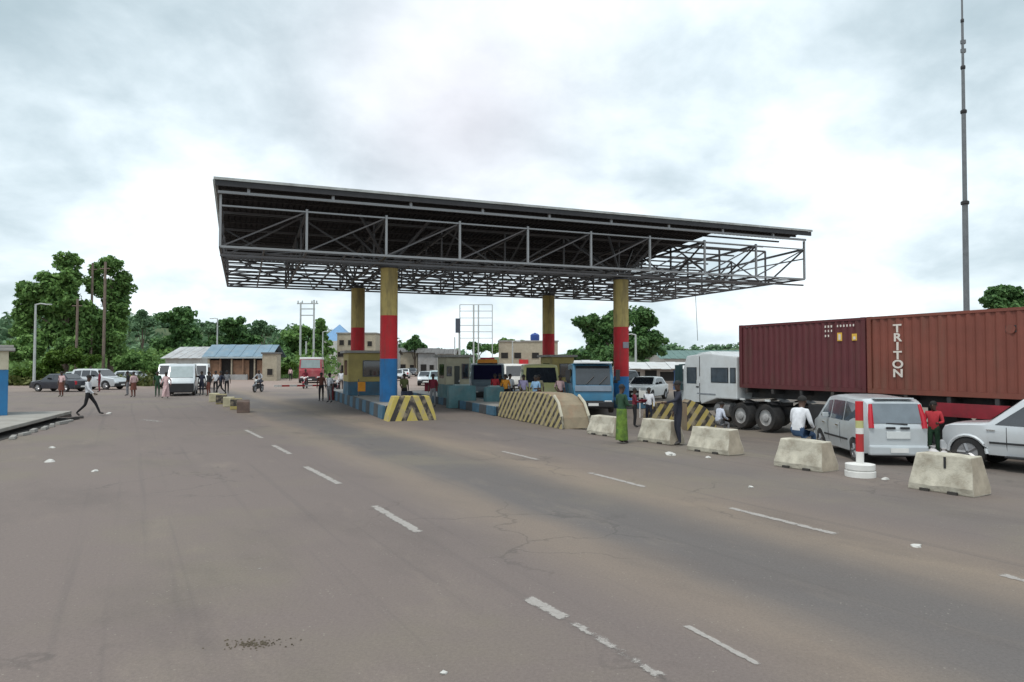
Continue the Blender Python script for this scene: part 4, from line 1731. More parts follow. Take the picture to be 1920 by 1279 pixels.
car('saloon_car', 'teal white car coming down the far road between the two booths', 'car', at(822, 62), heading(180 + 8), M('pale_teal_car', (.34, .46, .48), .35, .1, coat=.5), 4.2, .88, ESTTOP and [(-2.1, 1.0), (-2.0, 1.4), (-1.7, 1.62), (.1, 1.62), (.45, 1.56), (1.1, 1.06), (1.95, .95), (2.1, .65)], 1.03, 1.62, (-1.3, 1.32), .33,
    ([(-1.6, 1.1), (-1.5, 1.5), (-.3, 1.54), (-.3, 1.09)], [(-.2, 1.09), (-.2, 1.54), (.42, 1.48), (.95, 1.08)]), (.5, 1.05), None, detail=False)
car('saloon_car', 'white car parked before the long white roofed shed', 'car', at(1212, 44), heading(150), WHITEP, 4.2, .86, CARTOP_SALOON, .93, 1.45, (-1.3, 1.32), .32, SALOON_W, (.4, 1.0), (-1.42, -1.0), detail=False)
for px, d, hd, pm, lab in ((758, 105, 5, WHITEP, 'distant white car on the pale far road'), (772, 120, 183, NAVYP, 'distant dark car on the pale far road'), (745, 92, 184, SILVER, 'distant silver car beside the far shops')):
    car('saloon_car', lab, 'car', at(px, d), heading(hd), pm, 4.2, .86, CARTOP_SALOON, .93, 1.45, (-1.3, 1.32), .32, SALOON_W, (.4, 1.0), (-1.42, -1.0), detail=False, group='distant cars on the far road')
# red lorry with white roof, left of the mustard booth
REDT = M('faded_red_lorry_paint', (.25, .028, .04), .55, var=.15, stain=(.3, .2, .18), stain_amt=.4)
car('light_lorry', 'red fronted lorry with a white roof coming down the far left lane', 'lorry', at(585, 82), heading(180 + 12), REDT, 5.6, 1.3, [(-2.8, 1.5), (-2.75, 2.5), (-2.5, 2.8), (1.6, 2.85), (1.9, 2.75), (2.2, 1.65), (2.7, 1.45), (2.8, .8)], 1.6, 2.85, (-1.7, 1.8), .48,
    ([(.6, 1.7), (.6, 2.5), (1.7, 2.45), (2.0, 1.7)],), (1.92, 2.18), None, screen_glass=M('pale_lorry_glass', (.22, .27, .27), .15), detail=False, tumble=.08,
    extra=lambda t, sy, top, L, hw: (MB().box((-.5, 0, 2.72), (4.8, hw * 1.9, .25)).build('white_roof', WHITEP, t, bevel=.05)))


# --- motorcycles
def motorcycle(label, loc, rz, paint):
    t = thing('motorcycle', label, 'motorcycle', loc, rz, 'motorcycles on the left lane')
    for x in (-.62, .64):
        w = wheel(t, x, 0, .3, .1, 1)
    m = MB()
    m.tube([(.55, 0, .32), (.40, 0, .72), (.28, 0, 1.02)], .035, 8)
    m.tube([(.26, -.36, 1.06), (.28, 0, 1.0), (.26, .36, 1.06)], .018, 6)
    m.build('fork', CHROME, t, 40)
    m = MB()
    m.tube([(.36, 0, .78), (.18, 0, .86), (-.06, 0, .80)], [.1, .15, .1], 10)
    m.build('fuel_tank', paint, t, 40)
    m = MB()
    m.tube([(-.05, 0, .80), (-.35, 0, .80), (-.78, 0, .86)], [.1, .13, .09], 10)
    m.build('saddle', BLACK, t, 40)
    m = MB()
    m.box((.0, 0, .3), (.42, .26, .36), 0, 0, (.8, .9))
    m.bar((-.05, 0, .5), (-.62, .06, .3), .06)
    m.bar((.3, 0, .8), (.12, 0, .4), .06)
    m.build('engine', DARKM, t, bevel=.03)
    m = MB()
    m.tube([(.1, -.16, .3), (-.3, -.17, .26), (-.75, -.17, .36)], [.03, .04, .05], 8)
    m.build('exhaust', CHROME, t, 40)
    m = MB()
    m.lathe([(.09, 0), (.1, .06), (.06, .12)], 12, (0, 0, 0), axis='y')
    o = m.build('headlight', LAMP, t, 40)
    o.location, o.rotation_euler = (.40, 0, .9), (0, 0, -R(90))
    m = MB()
    m.prism([(.3, .62), (.62, .66), (.95, .5), (.93, .46), (.62, .61), (.32, .58)], -.07, .07)
    m.prism([(-.3, .62), (-.62, .66), (-.95, .5), (-.93, .46), (-.62, .61), (-.32, .58)], -.07, .07)
    m.build('mudguard', paint, t)
    return t


MOTO1 = at(485, 55)
MOTO2 = at(573, 63)
motorcycle('dark motorcycle with a rider in grey coming towards the painted kerb blocks', MOTO1, heading(176), NAVYP)
mt3 = motorcycle('dark parked motorcycle at the far end of the mustard booth island, nearest the kerb', at(634, 52), heading(190), M('dark_maroon_tank', (.08, .01, .015), .4))
dup(mt3, at(622, 57), heading(172), 'parked motorcycle farthest along the left lane beside the red cabinet')
motorcycle('red motorcycle carrying a rider in maroon before the red lorry', MOTO2, heading(184), REDT)
# --- more traffic queueing beyond the booths
WHITE2 = M('dusty_white_paint', (.58, .57, .54), .45, var=.08, coat=.2, stain=(.38, .32, .26), stain_amt=.4)
car('minibus', 'dusty white minibus queueing beyond the slate grey van', 'minibus', at(962, 56), heading(186), WHITE2, 4.8, .92, BUSTOP, 1.2, 2.24, (-1.4, 1.55), .34, BUS_W, (1.5, 2.06), None, detail=False, tumble=.12)
car('saloon_car', 'grey saloon passing behind the mustard booth island', 'car', at(800, 72), heading(184), SILVER, 4.2, .86, CARTOP_SALOON, .93, 1.45, (-1.3, 1.32), .32, SALOON_W, (.4, 1.0), (-1.42, -1.0), detail=False)
car('light_lorry', 'dark green lorry waiting far behind the beige booth', 'lorry', at(862, 74), heading(182), M('dark_green_lorry', (.03, .07, .05), .5, var=.15, stain=(.15, .13, .1), stain_amt=.4), 5.6, 1.2, [(-2.8, 1.5), (-2.75, 2.5), (-2.5, 2.8), (1.6, 2.85), (1.9, 2.75), (2.2, 1.65), (2.7, 1.45), (2.8, .8)], 1.6, 2.85, (-1.7, 1.8), .48,
    ([(.6, 1.7), (.6, 2.5), (1.7, 2.45), (2.0, 1.7)],), (1.92, 2.18), None, detail=False, tumble=.08)
car('off_road_car', 'dark car waiting between the white car and the blue minibus', 'car', at(1172, 50), heading(182), NAVYP, 4.4, .9, ESTTOP, 1.08, 1.8, (-1.4, 1.4), .38, EST_W, (.45, 1.05), (-2.22, -2.03), detail=False)
# ================================================================== PEOPLE
SKIN = M('brown_skin', (.075, .04, .026), .55, var=.08)
HAIR = M('black_hair', (.012, .011, .01), .8, var=.2)
SHOE = M('dark_shoe', (.03, .026, .024), .6, var=.2)
CLOTH = {}


def cl(name, c):
    return M(name + '_cloth', c, .9, var=.18, scale=7, bump=.15)


BASEJ = dict(pelvis=(0, 0, .94), waist=(0, 0, 1.09), chest=(0, 0, 1.29), neck=(-.01, 0, 1.46), jaw=(.01, 0, 1.54), face=(.02, 0, 1.63), crown=(.01, 0, 1.70))
for _s, _n in ((1, 'L'), (-1, 'R')):
    BASEJ.update({'sh' + _n: (-.01, .175 * _s, 1.40), 'el' + _n: (-.03, .235 * _s, 1.13), 'wr' + _n: (.04, .245 * _s, .90), 'ha' + _n: (.06, .245 * _s, .82),
                  'hip' + _n: (0, .09 * _s, .89), 'kn' + _n: (.025, .10 * _s, .49), 'an' + _n: (-.01, .10 * _s, .085), 'to' + _n: (.15, .115 * _s, .035)})
RAD = dict(pelvis=.135, waist=.12, chest=.145, neck=.058, jaw=.07, face=.092, crown=.07, sh=.07, el=.046, wr=.031, ha=.036, hip=.09, kn=.06, an=.042, to=.036)
EDG = [('pelvis', 'waist'), ('waist', 'chest'), ('chest', 'neck'), ('neck', 'jaw'), ('jaw', 'face'), ('face', 'crown')]
for _n in 'LR':
    EDG += [('chest', 'sh' + _n), ('sh' + _n, 'el' + _n), ('el' + _n, 'wr' + _n), ('wr' + _n, 'ha' + _n), ('pelvis', 'hip' + _n), ('hip' + _n, 'kn' + _n), ('kn' + _n, 'an' + _n), ('an' + _n, 'to' + _n)]

POSES = {
    'stand': {},
    'stand2': {'anL': (-.05, .12, .085), 'toL': (.1, .16, .035), 'elR': (-.08, -.25, 1.14), 'wrR': (.08, -.2, .98), 'haR': (.15, -.16, .98)},
    'walk': {'hipL': (.02, .09, .89), 'knL': (.25, .10, .54), 'anL': (.42, .10, .14), 'toL': (.57, .11, .12), 'knR': (-.08, -.10, .49), 'anR': (-.40, -.10, .17), 'toR': (-.28, -.11, .05),
             'elL': (-.16, .23, 1.16), 'wrL': (-.12, .25, .93), 'haL': (-.10, .25, .85), 'elR': (.1, -.23, 1.14), 'wrR': (.27, -.2, .98), 'haR': (.34, -.19, .95)},
    'carry': {'elL': (.02, .24, 1.14), 'wrL': (.24, .15, 1.12), 'haL': (.32, .12, 1.12), 'elR': (.02, -.24, 1.14), 'wrR': (.24, -.15, 1.12), 'haR': (.32, -.12, 1.12)},
    'reach': {'elL': (.16, .26, 1.22), 'wrL': (.40, .24, 1.17), 'haL': (.48, .23, 1.16), 'anR': (-.08, -.12, .085), 'toR': (.07, -.15, .035)},
    'sit': {'pelvis': (0, 0, .75), 'waist': (.03, 0, .90), 'chest': (.10, 0, 1.09), 'neck': (.15, 0, 1.26), 'jaw': (.19, 0, 1.33), 'face': (.21, 0, 1.42), 'crown': (.20, 0, 1.49),
            'shL': (.12, .175, 1.20), 'shR': (.12, -.175, 1.20), 'elL': (.16, .24, .95), 'elR': (.16, -.24, .95), 'wrL': (.36, .16, .84), 'wrR': (.36, -.16, .84), 'haL': (.44, .13, .83), 'haR': (.44, -.13, .83),
            'hipL': (.04, .10, .72), 'hipR': (.04, -.10, .72), 'knL': (.43, .14, .68), 'knR': (.43, -.12, .68), 'anL': (.42, .14, .10), 'anR': (.36, -.12, .10), 'toL': (.56, .15, .035), 'toR': (.50, -.13, .035)},
    'ride': {'pelvis': (-.28, 0, .95), 'waist': (-.25, 0, 1.10), 'chest': (-.17, 0, 1.29), 'neck': (-.12, 0, 1.46), 'jaw': (-.08, 0, 1.53), 'face': (-.06, 0, 1.62), 'crown': (-.07, 0, 1.69),
             'shL': (-.15, .175, 1.40), 'shR': (-.15, -.175, 1.40), 'elL': (-.02, .30, 1.18), 'elR': (-.02, -.30, 1.18), 'wrL': (.20, .33, 1.10), 'wrR': (.20, -.33, 1.10), 'haL': (.26, .33, 1.09), 'haR': (.26, -.33, 1.09),
             'hipL': (-.24, .12, .92), 'hipR': (-.24, -.12, .92), 'knL': (.14, .22, .78), 'knR': (.14, -.22, .78), 'anL': (-.02, .22, .36), 'anR': (-.02, -.22, .36), 'toL': (.13, .23, .33), 'toR': (.13, -.23, .33)},
}


def person(label, loc, rz, pose, shirt, trousers, height=1.72, dress=None, sleeves=True, shoes=None, cap=None, near=False, group=None, legs='trousers'):
    t = thing('person', label, 'person', loc, rz, group)
    J = dict(BASEJ)
    J.update(POSES[pose])
    k = height / 1.76
    J = {a: Vector(b) * k for a, b in J.items()}
    names = list(J)
    me = bpy.data.meshes.new('skel')
    me.from_pydata([J[n] for n in names], [(names.index(a), names.index(b)) for a, b in EDG], [])
    o = bpy.data.objects.new('skel', me)
    COL.objects.link(o)
    sk = o.modifiers.new('s', 'SKIN')
    sk.use_smooth_shade = True
    for i, n in enumerate(names):
        r = RAD[n[:-1] if n[-1] in 'LR' else n] * k
        d = me.skin_vertices[0].data[i]
        rx, ry = r, r
        if n in ('chest', 'waist', 'pelvis'):
            rx, ry = r * .98, r * .98
        d.radius = (rx, ry)
        d.use_root = (n == 'pelvis')
    su = o.modifiers.new('d', 'SUBSURF')
    su.levels = su.render_levels = 2 if near else 1
    dg = bpy.context.evaluated_depsgraph_get()
    body = bpy.data.meshes.new_from_object(o.evaluated_get(dg))
    bpy.data.objects.remove(o)
    # hands and face added to the same mesh
    V = [tuple(v.co) for v in body.vertices]
    Fc = [tuple(p.vertices) for p in body.polygons]
    mb = MB()
    mb.v, mb.f, mb.m = V, Fc, [0] * len(Fc)
    segs = []
    for a, b in EDG:
        key = a[:-1] if a[-1] in 'LR' else a
        kb = b[:-1] if b[-1] in 'LR' else b
        if key in ('neck', 'jaw', 'face'):
            mi = 0
        elif (key, kb) == ('el', 'wr'):
            mi = 1 if sleeves else 0
        elif (key, kb) == ('wr', 'ha'):
            mi = 0
        elif kb in ('hip', 'kn') or key == 'kn':
            mi = 2
            if legs == 'bare' and key == 'kn':
                mi = 0
        elif (key, kb) == ('an', 'to'):
            mi = 3
        else:
            mi = 1
        segs.append((J[a], J[b], mi))
    for fi, f in enumerate(Fc):
        c = Vector((0, 0, 0))
        for i in f:
            c += Vector(V[i])
        c /= len(f)
        best, bm_ = 1e9, 1
        for a, b, mi in segs:
            ab = b - a
            tt = max(0, min(1, (c - a).dot(ab) / max(1e-9, ab.dot(ab))))
            dd = (c - a - ab * tt).length
            if dd < best:
                best, bm_ = dd, mi
        mb.m[fi] = bm_
    for n in 'LR':
        w, h = J['wr' + n], J['ha' + n]
        d = (h - w).normalized()
        side = Vector((d.z, 0, -d.x)) if abs(d.y) < .9 else Vector((1, 0, 0))
        side = side.normalized() if side.length > .1 else Vector((1, 0, 0))
        nrm = d.cross(side)
        for q in range(4):
            off = side * ((q - 1.5) * .018 * k)
            ln = (.075, .088, .082, .062)[q] * k
            a = h + off * .8
            mb.tube([a, a + d * ln * .55 + nrm * .004, a + d * ln * .9 + nrm * .02], [.0095 * k, .0085 * k, .006 * k], 5, 0)
        a = w + (h - w) * .5 + side * .022 * k
        mb.tube([a, a + (side * .9 + d * .6).normalized() * .04 * k, a + (side * .4 + d).normalized() * .07 * k], [.011 * k, .0095 * k, .007 * k], 5, 0)
    f = J['face']
    fw = Vector((1, 0, 0))
    mb.tube([f + Vector((.075, 0, .03)) * k, f + Vector((.108, 0, -.02)) * k, f + Vector((.085, 0, -.03)) * k], [.008 * k, .017 * k, .01 * k], 6, 0)
    mb.tube([f + Vector((.078, -.025, -.065)) * k, f + Vector((.09, 0, -.063)) * k, f + Vector((.078, .025, -.065)) * k], [.006 * k, .01 * k, .006 * k], 6, 0)
    for s in (-1, 1):
        mb.tube([f + Vector((-.0, .086 * s, .025)) * k, f + Vector((-.015, .102 * s, .0)) * k, f + Vector((.0, .088 * s, -.03)) * k], [.008 * k, .015 * k, .009 * k], 6, 0)
        mb.tube([f + Vector((.082, .034 * s, .022)) * k, f + Vector((.092, .034 * s, .022)) * k], [.013 * k, .008 * k], 6, 3)
    mats = [SKIN, shirt, trousers, shoes or SHOE]
    mm = mb.mesh('body', mats, 70)
    obj('body', mm, t)
    # hair or headwear
    m = MB()
    c = J['face'] + Vector((-.012, 0, .03)) * k
    prof = [(.098 * k * math.cos(a), .098 * k * math.sin(a)) for a in np.linspace(-.25, math.pi / 2 - .02, 7)]
    m.lathe(prof, 14, c)
    m.build('hair' if cap is None else 'cap', cap or HAIR, t, 60)
    if dress:
        mat, z0, z1, r0, r1 = dress
        m = MB()
        n = 18
        vs, fs = [], []
        for i in range(6):
            tt = i / 5
            for q in range(n):
                a = 2 * math.pi * q / n
                r = (r0 + (r1 - r0) * tt) * (1 + .06 * tt * math.sin(a * 5 + 1))
                vs.append((J['pelvis'].x + r * .85 * math.cos(a), r * math.sin(a), (z0 + (z1 - z0) * tt) * k))
        for i in range(5):
            for q in range(n):
                fs.append((i * n + q, i * n + (q + 1) % n, (i + 1) * n + (q + 1) % n, (i + 1) * n + q))
        fs.append(tuple(range(n)))
        m.add(vs, fs)
        m.build('skirt', mat, t, 60)
    return t


WHITEC, NAVYC, BLACKC = cl('white', (.62, .63, .66)), cl('navy', (.018, .022, .04)), cl('black', (.015, .015, .017))
DENIM, GREENC, LIME = cl('denim', (.035, .07, .14)), cl('dark_green', (.02, .06, .03)), M('lime_print_cloth', (.12, .20, .028), .9, var=.5, scale=5, stain=(.02, .06, .03), stain_amt=.9, stain_scale=4)
MAROONC, PINKC, GREYC = cl('maroon', (.16, .015, .03)), cl('pale_pink', (.55, .38, .38)), cl('grey', (.2, .2, .21))
BROWNC, ORANGEC, REDCL = cl('brown', (.14, .05, .035)), cl('orange', (.65, .26, .03)), cl('red', (.4, .03, .04))
KHAKI = cl('khaki', (.25, .22, .15))
SUITC = cl('dark_suit', (.018, .02, .034))


def gp(px, py):
    p = G(px, py)
    return (p.x, p.y, gz(p.x, p.y))


person('person in a white shirt with red sleeves and dark trousers striding across the left tarmac', gp(165, 781), heading(-78), 'walk', WHITEC, BLACKC, 1.80, sleeves=True, shoes=None, near=True)
person('person in a dark navy suit standing side on between two pale concrete blocks', gp(1272, 835), heading(95), 'reach', SUITC, SUITC, 1.82, near=True)
person('person in a dark green top and lime wrapper before the farthest pale block', gp(1166, 831), heading(-60), 'carry', GREENC, LIME, 1.70, dress=(LIME, 1.02, .10, .16, .195), near=True, sleeves=True)
sitp = G(1541, 887)
jd = Vector((.532, -.847, 0))
sp_ = sitp - jd * .95 + Vector((.847, .532, 0)) * .31
person('person in a white shirt and blue jeans sitting on a concrete block', sp_ + Vector((.18, .12, 0)), R(32), 'sit', WHITEC, DENIM, 1.78, near=True, shoes=cl('pale_shoe', (.4, .4, .4)))
person('person in white seated low behind the mossy concrete block near the lorry wheels', gp(1346, 826), heading(-70), 'sit', cl('pale_blue_white', (.5, .53, .62)), GREYC, 1.6, near=True)
person('person in a maroon top standing behind the lime wrapper, facing the small striped block', gp(1190, 801), heading(-90), 'carry', MAROONC, BLACKC, 1.72, near=True)
person('person in a red and green top between the people carrier and the off road car', gp(1752, 864), heading(140), 'carry', REDCL, GREENC, 1.72, near=True)
person('person in a white top and dark trousers by the white sign stand', gp(1217, 799), heading(150), 'stand2', WHITEC, NAVYC, 1.72)
PGL = 'people about the parked cars'
for px, py, pose, sh_, tr_, hd, lab, dr in (
        (115, 744, 'stand', PINKC, BROWNC, 170, 'person in a pale pink top and brown skirt before the black saloon', (BROWNC, 1.0, .45, .16, .22)),
        (186, 735, 'stand2', MAROONC, MAROONC, 120, 'person in maroon standing against the door of the silver estate car', None),
        (239, 742, 'stand', BLACKC, GREYC, 100, 'person in black standing at the front wheel of the silver estate car', None),
        (250, 745, 'stand2', PINKC, BROWNC, 60, 'person in pale pink and brown beside the one in black near the hatchback', (BROWNC, 1.0, .5, .16, .21)),
        (295, 744, 'stand', GREENC, GREENC, 200, 'person in dark green clothes beside the white minibus', None),
        (311, 748, 'walk', PINKC, PINKC, 170, 'person in a long pink dress at the corner of the black fronted minibus', (PINKC, 1.0, .15, .16, .25)),
        (378, 741, 'stand', NAVYC, NAVYC, 180, 'person in navy standing close to the black fronted minibus', None),
        (391, 743, 'stand2', BLACKC, BROWNC, 150, 'person in a black top and brown trousers in the group by the blue roofed building', None),
        (404, 739, 'stand', WHITEC, BLACKC, 200, 'person in a white top and black trousers in the group by the blue roofed building', None),
        (414, 741, 'walk', NAVYC, BLACKC, 130, 'person in navy with a striding step in the group by the blue roofed building', None),
        (425, 738, 'stand', GREYC, BLACKC, 210, 'person in a grey top at the open side of the group near the painted blocks', None)):
    person(lab, gp(px, py), heading(hd), pose, sh_, tr_, 1.74, dress=dr, group=PGL, sleeves=pose != 'stand')
for loc, hd, sh_, tr_, lab in ((MOTO1, 176, cl('pale_grey', (.35, .36, .38)), NAVYC, 'rider in a pale grey shirt on the dark motorcycle'), (MOTO2, 184, MAROONC, BLACKC, 'rider in a maroon jacket on the red motorcycle')):
    person(lab, loc, heading(hd), 'ride', sh_, tr_, 1.76)
PGI = 'people on the middle traffic island'
for (X, Y, z, pose, sh_, tr_, hd, lab) in (
        (13.5, 4.5, 0, 'stand', ORANGEC, BLACKC, 180, 'person in an orange vest beside the darker teal block'),
        (13.55, 6.2, 0, 'stand2', REDCL, GREYC, 160, 'person in red just behind the orange vest'),
        (14.1, 5.4, 0, 'stand', WHITEC, NAVYC, 200, 'person in a white shirt beside the orange vest'),
        (13.9, 3.0, 0, 'stand2', cl('lilac', (.38, .33, .5)), KHAKI, 190, 'person in a lilac shirt and khaki trousers at the far end of the striped nose'),
        (14.5, 2.5, 0, 'stand', KHAKI, BROWNC, 170, 'person in khaki at the far end of the striped nose'),
        (13.7, 1.0, 0, 'carry', cl('sky_blue', (.2, .34, .5)), BLACKC, 150, 'person in a sky blue shirt behind the middle of the striped nose'),
        (14.3, 7.5, 0, 'walk', BLACKC, DENIM, 190, 'person in black and jeans beside the slate grey van'),
        (15.2, 1.5, 0, 'stand2', PINKC, BROWNC, 200, 'person in pink close to the front of the yellow minibus'),
        (10.2, 6.5, 0, 'stand', MAROONC, GREYC, 170, 'person in maroon and grey at the lane side of the teal wall'),
        (9.0, 8.0, 0, 'walk', cl('olive', (.12, .13, .05)), BLACKC, 200, 'person in olive walking between the two booths'),
        (5.6, 12.5, 0, 'stand2', WHITEC, GREYC, 150, 'person in a white top beside the kerb of the mustard booth island'),
        (5.3, 14.2, 0, 'stand', BROWNC, BLACKC, 190, 'person in brown at the boom gate by the mustard booth island')):
    p = cf(X, Y, z)
    person(lab, p, heading(hd), pose, sh_, tr_, 1.74, group=PGI, sleeves=False)
for px, d, sh_, lab in ((640, 58, WHITEC, 'distant person in white beyond the mustard booth'), (545, 90, PINKC, 'distant person in pink by the red lorry'), (650, 62, GREYC, 'distant person in grey beyond the mustard booth')):
    person(lab, at(px, d), heading(180), 'stand', sh_, BLACKC, 1.74, group='distant people on the left lane')

# ================================================================== SMALL THINGS
# tray carried by the green dress
t = thing('carrying_bowl', 'dark red basin carried in both arms by the person in maroon', 'basin', Vector(gp(1190, 801)) + Vector((.36, 0, 1.06)))
m = MB()
m.lathe([(.10, 0), (.17, .06), (.21, .14), (.19, .14), (.14, .05)], 18)
m.build('basin_shell', MAROONC, t, 40)
p = G(1200, 792)
t = thing('sign_stand', 'thin white sign stand behind the pale block with a square white panel', 'sign', p)
m = MB()
m.box((0, 0, 0), (.55, .4, .06))
m.build('foot_plate', wh, t)
m = MB()
m.tube([(0, 0, .06), (0, 0, 1.6)], .03, 8)
m.build('pole', wh, t)
m = MB()
m.box((.12, -.03, 1.15), (.34, .03, .34))
m.build('panel', wh, t, bevel=.01)
sb = G(1758, 872)
for i, (dx, dy, s, lab) in enumerate(((-.12, .0, .26, 'white knotted plastic sack beside the biggest concrete block'), (.22, .05, .22, 'smaller white plastic sack leaning on the first one by the off road car'))):
    t = thing('plastic_sack', lab, 'sack', (sb.x + dx, sb.y + dy, gz(sb.x, sb.y)), 0, 'white sacks by the concrete block')
    m = MB()
    n = 12
    prof = [(.6, 0), (.95, .25), (1.0, .6), (.8, 1.0), (.35, 1.3), (.16, 1.42), (.3, 1.62)]
    rr = random.Random(i)
    vs, fs = [], []
    for r, z in prof:
        for k in range(n):
            a = 2 * math.pi * k / n
            j = 1 + .16 * math.sin(3 * a + z * 4) + rr.uniform(-.06, .06)
            vs.append((r * s * j * math.cos(a), r * s * j * math.sin(a), z * s * 1.25))
    for q_ in range(len(prof) - 1):
        for k in range(n):
            fs.append((q_ * n + k, q_ * n + (k + 1) % n, (q_ + 1) * n + (k + 1) % n, (q_ + 1) * n + k))
    fs += [tuple(range(n)), tuple((len(prof) - 1) * n + k for k in range(n))]
    m.add(vs, fs)
    m.build('sack_body', M('white_sack_plastic', (.62, .60, .60), .5, var=.12, bump=.2), t, 60)
PAPER = M('litter_paper', (.52, .51, .48), .8, var=.08)
rl = random.Random(12)
for px, py, s, lab in ((98, 840, .14, 'crumpled white scrap on the left tarmac, nearer the broken kerb'), (93, 866, .2, 'larger crumpled white scrap on the left tarmac'), (204, 776, .22, 'white scrap at the heel of the striding person'), (1258, 853, .22, 'white scrap in front of the mossy concrete block'),
                       (1328, 858, .12, 'small white scrap at the corner of the mossy block'), (1660, 899, .13, 'white scrap beside the round white post base'), (1712, 914, .12, 'small white scrap under the biggest concrete block'),
                       (1718, 1025, .10, 'tiny white scrap on the right lane'), (178, 884, .12, 'dull pale scrap on the left tarmac nearest the camera'), (1408, 914, .09, 'pale fleck on the tarmac before the block with the seated man'), (832, 1262, .05, 'pale pebble sized scrap at the bottom of the view')):
    p = G(px, py)
    m = MB()
    n = 7
    vs = [(0, 0, s * .35)]
    for k in range(n):
        a = 2 * math.pi * k / n
        r = s * rl.uniform(.35, .85)
        vs.append((r * math.cos(a) * .8, r * math.sin(a), s * rl.uniform(0.02, .3)))
    for k in range(n):
        a = 2 * math.pi * k / n
        vs.append((s * .6 * math.cos(a), s * .6 * math.sin(a), 0))
    m.add(vs, [(0, 1 + k, 1 + (k + 1) % n) for k in range(n)] + [(1 + k, 1 + n + k, 1 + n + (k + 1) % n, 1 + (k + 1) % n) for k in range(n)] + [tuple(range(n + 1, 2 * n + 1))])
    o = m.build('paper_scrap', PAPER)
    o.location = (p.x, p.y, gz(p.x, p.y))
    tag(o, lab, 'litter', 'scraps of litter on the tarmac')
# loose dark gravel in a shallow patch
m = MB()
pc = G(472, 1208)
for k in range(170):
    a, r = rl.uniform(0, 6.28), abs(rl.gauss(0, .5))
    x, y = pc.x + math.cos(a) * r * .34, pc.y + math.sin(a) * r * .13
    s = rl.uniform(.003, .009)
    m.box((x, y, .001), (s * 2, s * 1.6, s), 0, rl.uniform(0, 3), (.6, .6))
o = m.build('gravel', M('dark_gravel', (.10, .08, .055), .9, var=.4))
kind(o, 'stuff')
o['label'] = 'loose dark grit lying on the tarmac in the near foreground'
# small stall and drums on the islands
p = at(818, 48)
t = thing('market_stall', 'low maroon sided stall table with a white top beyond the chevron block', 'stall', p)
m = MB()
m.box((0, 0, .1), (1.5, .8, .85))
m.build('side_panel', MAROONC, t)
m = MB()
m.box((0, 0, .955), (1.8, 1.0, .06))
m.build('table_top', wh, t, bevel=.01)
for sx in (-1, 1):
    for sy_ in (-1, 1):
        m = MB()
        m.box((sx * .68, sy_ * .34, 0), (.08, .08, .1))
        m.build('leg', DARKM, t)
p = cf(8.55, 5.4)
t = thing('oil_drum', 'dark upright drum beside the blue column base behind the chevron block', 'drum', p)
m = MB()
m.lathe([(.29, 0), (.29, .28), (.305, .3), (.29, .32), (.29, .58), (.305, .6), (.29, .62), (.29, .88), (.27, .88), (.27, .86)], 20)
m.build('drum_shell', M('navy_drum', (.02, .025, .05), .5, var=.3), t, 30)
p = cf(6.6, 8.2, .55)
t = thing('toll_sign', 'small orange and white notice panel on the kerb before the mustard booth', 'sign', p, CANG)
m = MB()
m.tube([(0, 0, 0), (0, 0, .9)], .03, 8)
m.build('pole', STEEL, t)
m = MB()
m.box((.15, -.04, .25), (.4, .03, .5))
m.build('panel', ORANGEC, t, bevel=.01)

# ================================================================== POLES, MASTS, FRAMES
GALV = M('galvanised_pole', (.42, .44, .43), .5, .3, var=.12)
WOODP = M('weathered_pole_wood', (.17, .13, .105), .9, var=.25)
MASTM = M('mast_steel', (.15, .16, .17), .5, .3, var=.15)


def lamp_post(label, px, d, ytop, arm, w=.09):
    p = at(px, d, -.03)
    h = zat(ytop, d)
    t = thing('street_lamp', label, 'street lamp', p, 0, 'street lamps')
    m = MB()
    m.tube([(0, 0, 0), (0, 0, h)], [w * 1.3, w * .8], 10)
    m.build('pole', GALV, t, 40)
    m = MB()
    m.tube([(0, 0, h - .05), (arm * .5, 0, h + .06), (arm, 0, h)], w * .6, 8)
    m.build('arm', GALV, t, 40)
    m = MB()
    m.box((arm * 1.25, 0, h - .08), (abs(arm) * .6, .26, .12))
    m.build('lamp_head', GALV, t, bevel=.03)


lamp_post('pale street lamp standing in the bushes behind the blue kiosk', 65, 68, 570, 1.0, .11)
lamp_post('thin street lamp rising behind the blue roofed building', 407, 112, 597, -.8, .11)
lamp_post('short street lamp between the electricity poles and the tiered building', 605, 118, 622, .8, .11)
lamp_post('street lamp in front of the round tree, beside the front right column', 1192, 76, 627, -.9, .12)
lamp_post('thin street lamp before the beige building with the blue tank', 961, 96, 640, .7, .1)
for px, d, yt, w, lab in ((143, 76, 560, .12, 'grey wooden pole in front of the tall left tree'), (170, 79, 492, .12, 'tall brown pole between both tall tree crowns'), (194, 76, 490, .13, 'tallest brown pole in front of the right tree crown')):
    t = thing('utility_pole', lab, 'utility pole', at(px, d, -.03), 0, 'poles before the trees')
    h = zat(yt, d)
    m = MB()
    m.tube([(0, 0, 0), (.04, 0, h)], [w * 1.3, w], 8)
    m.build('pole', WOODP, t, 40)
    m = MB()
    m.box((0, 0, h - .8), (1.1, .1, .1))
    m.build('crossarm', WOODP, t)
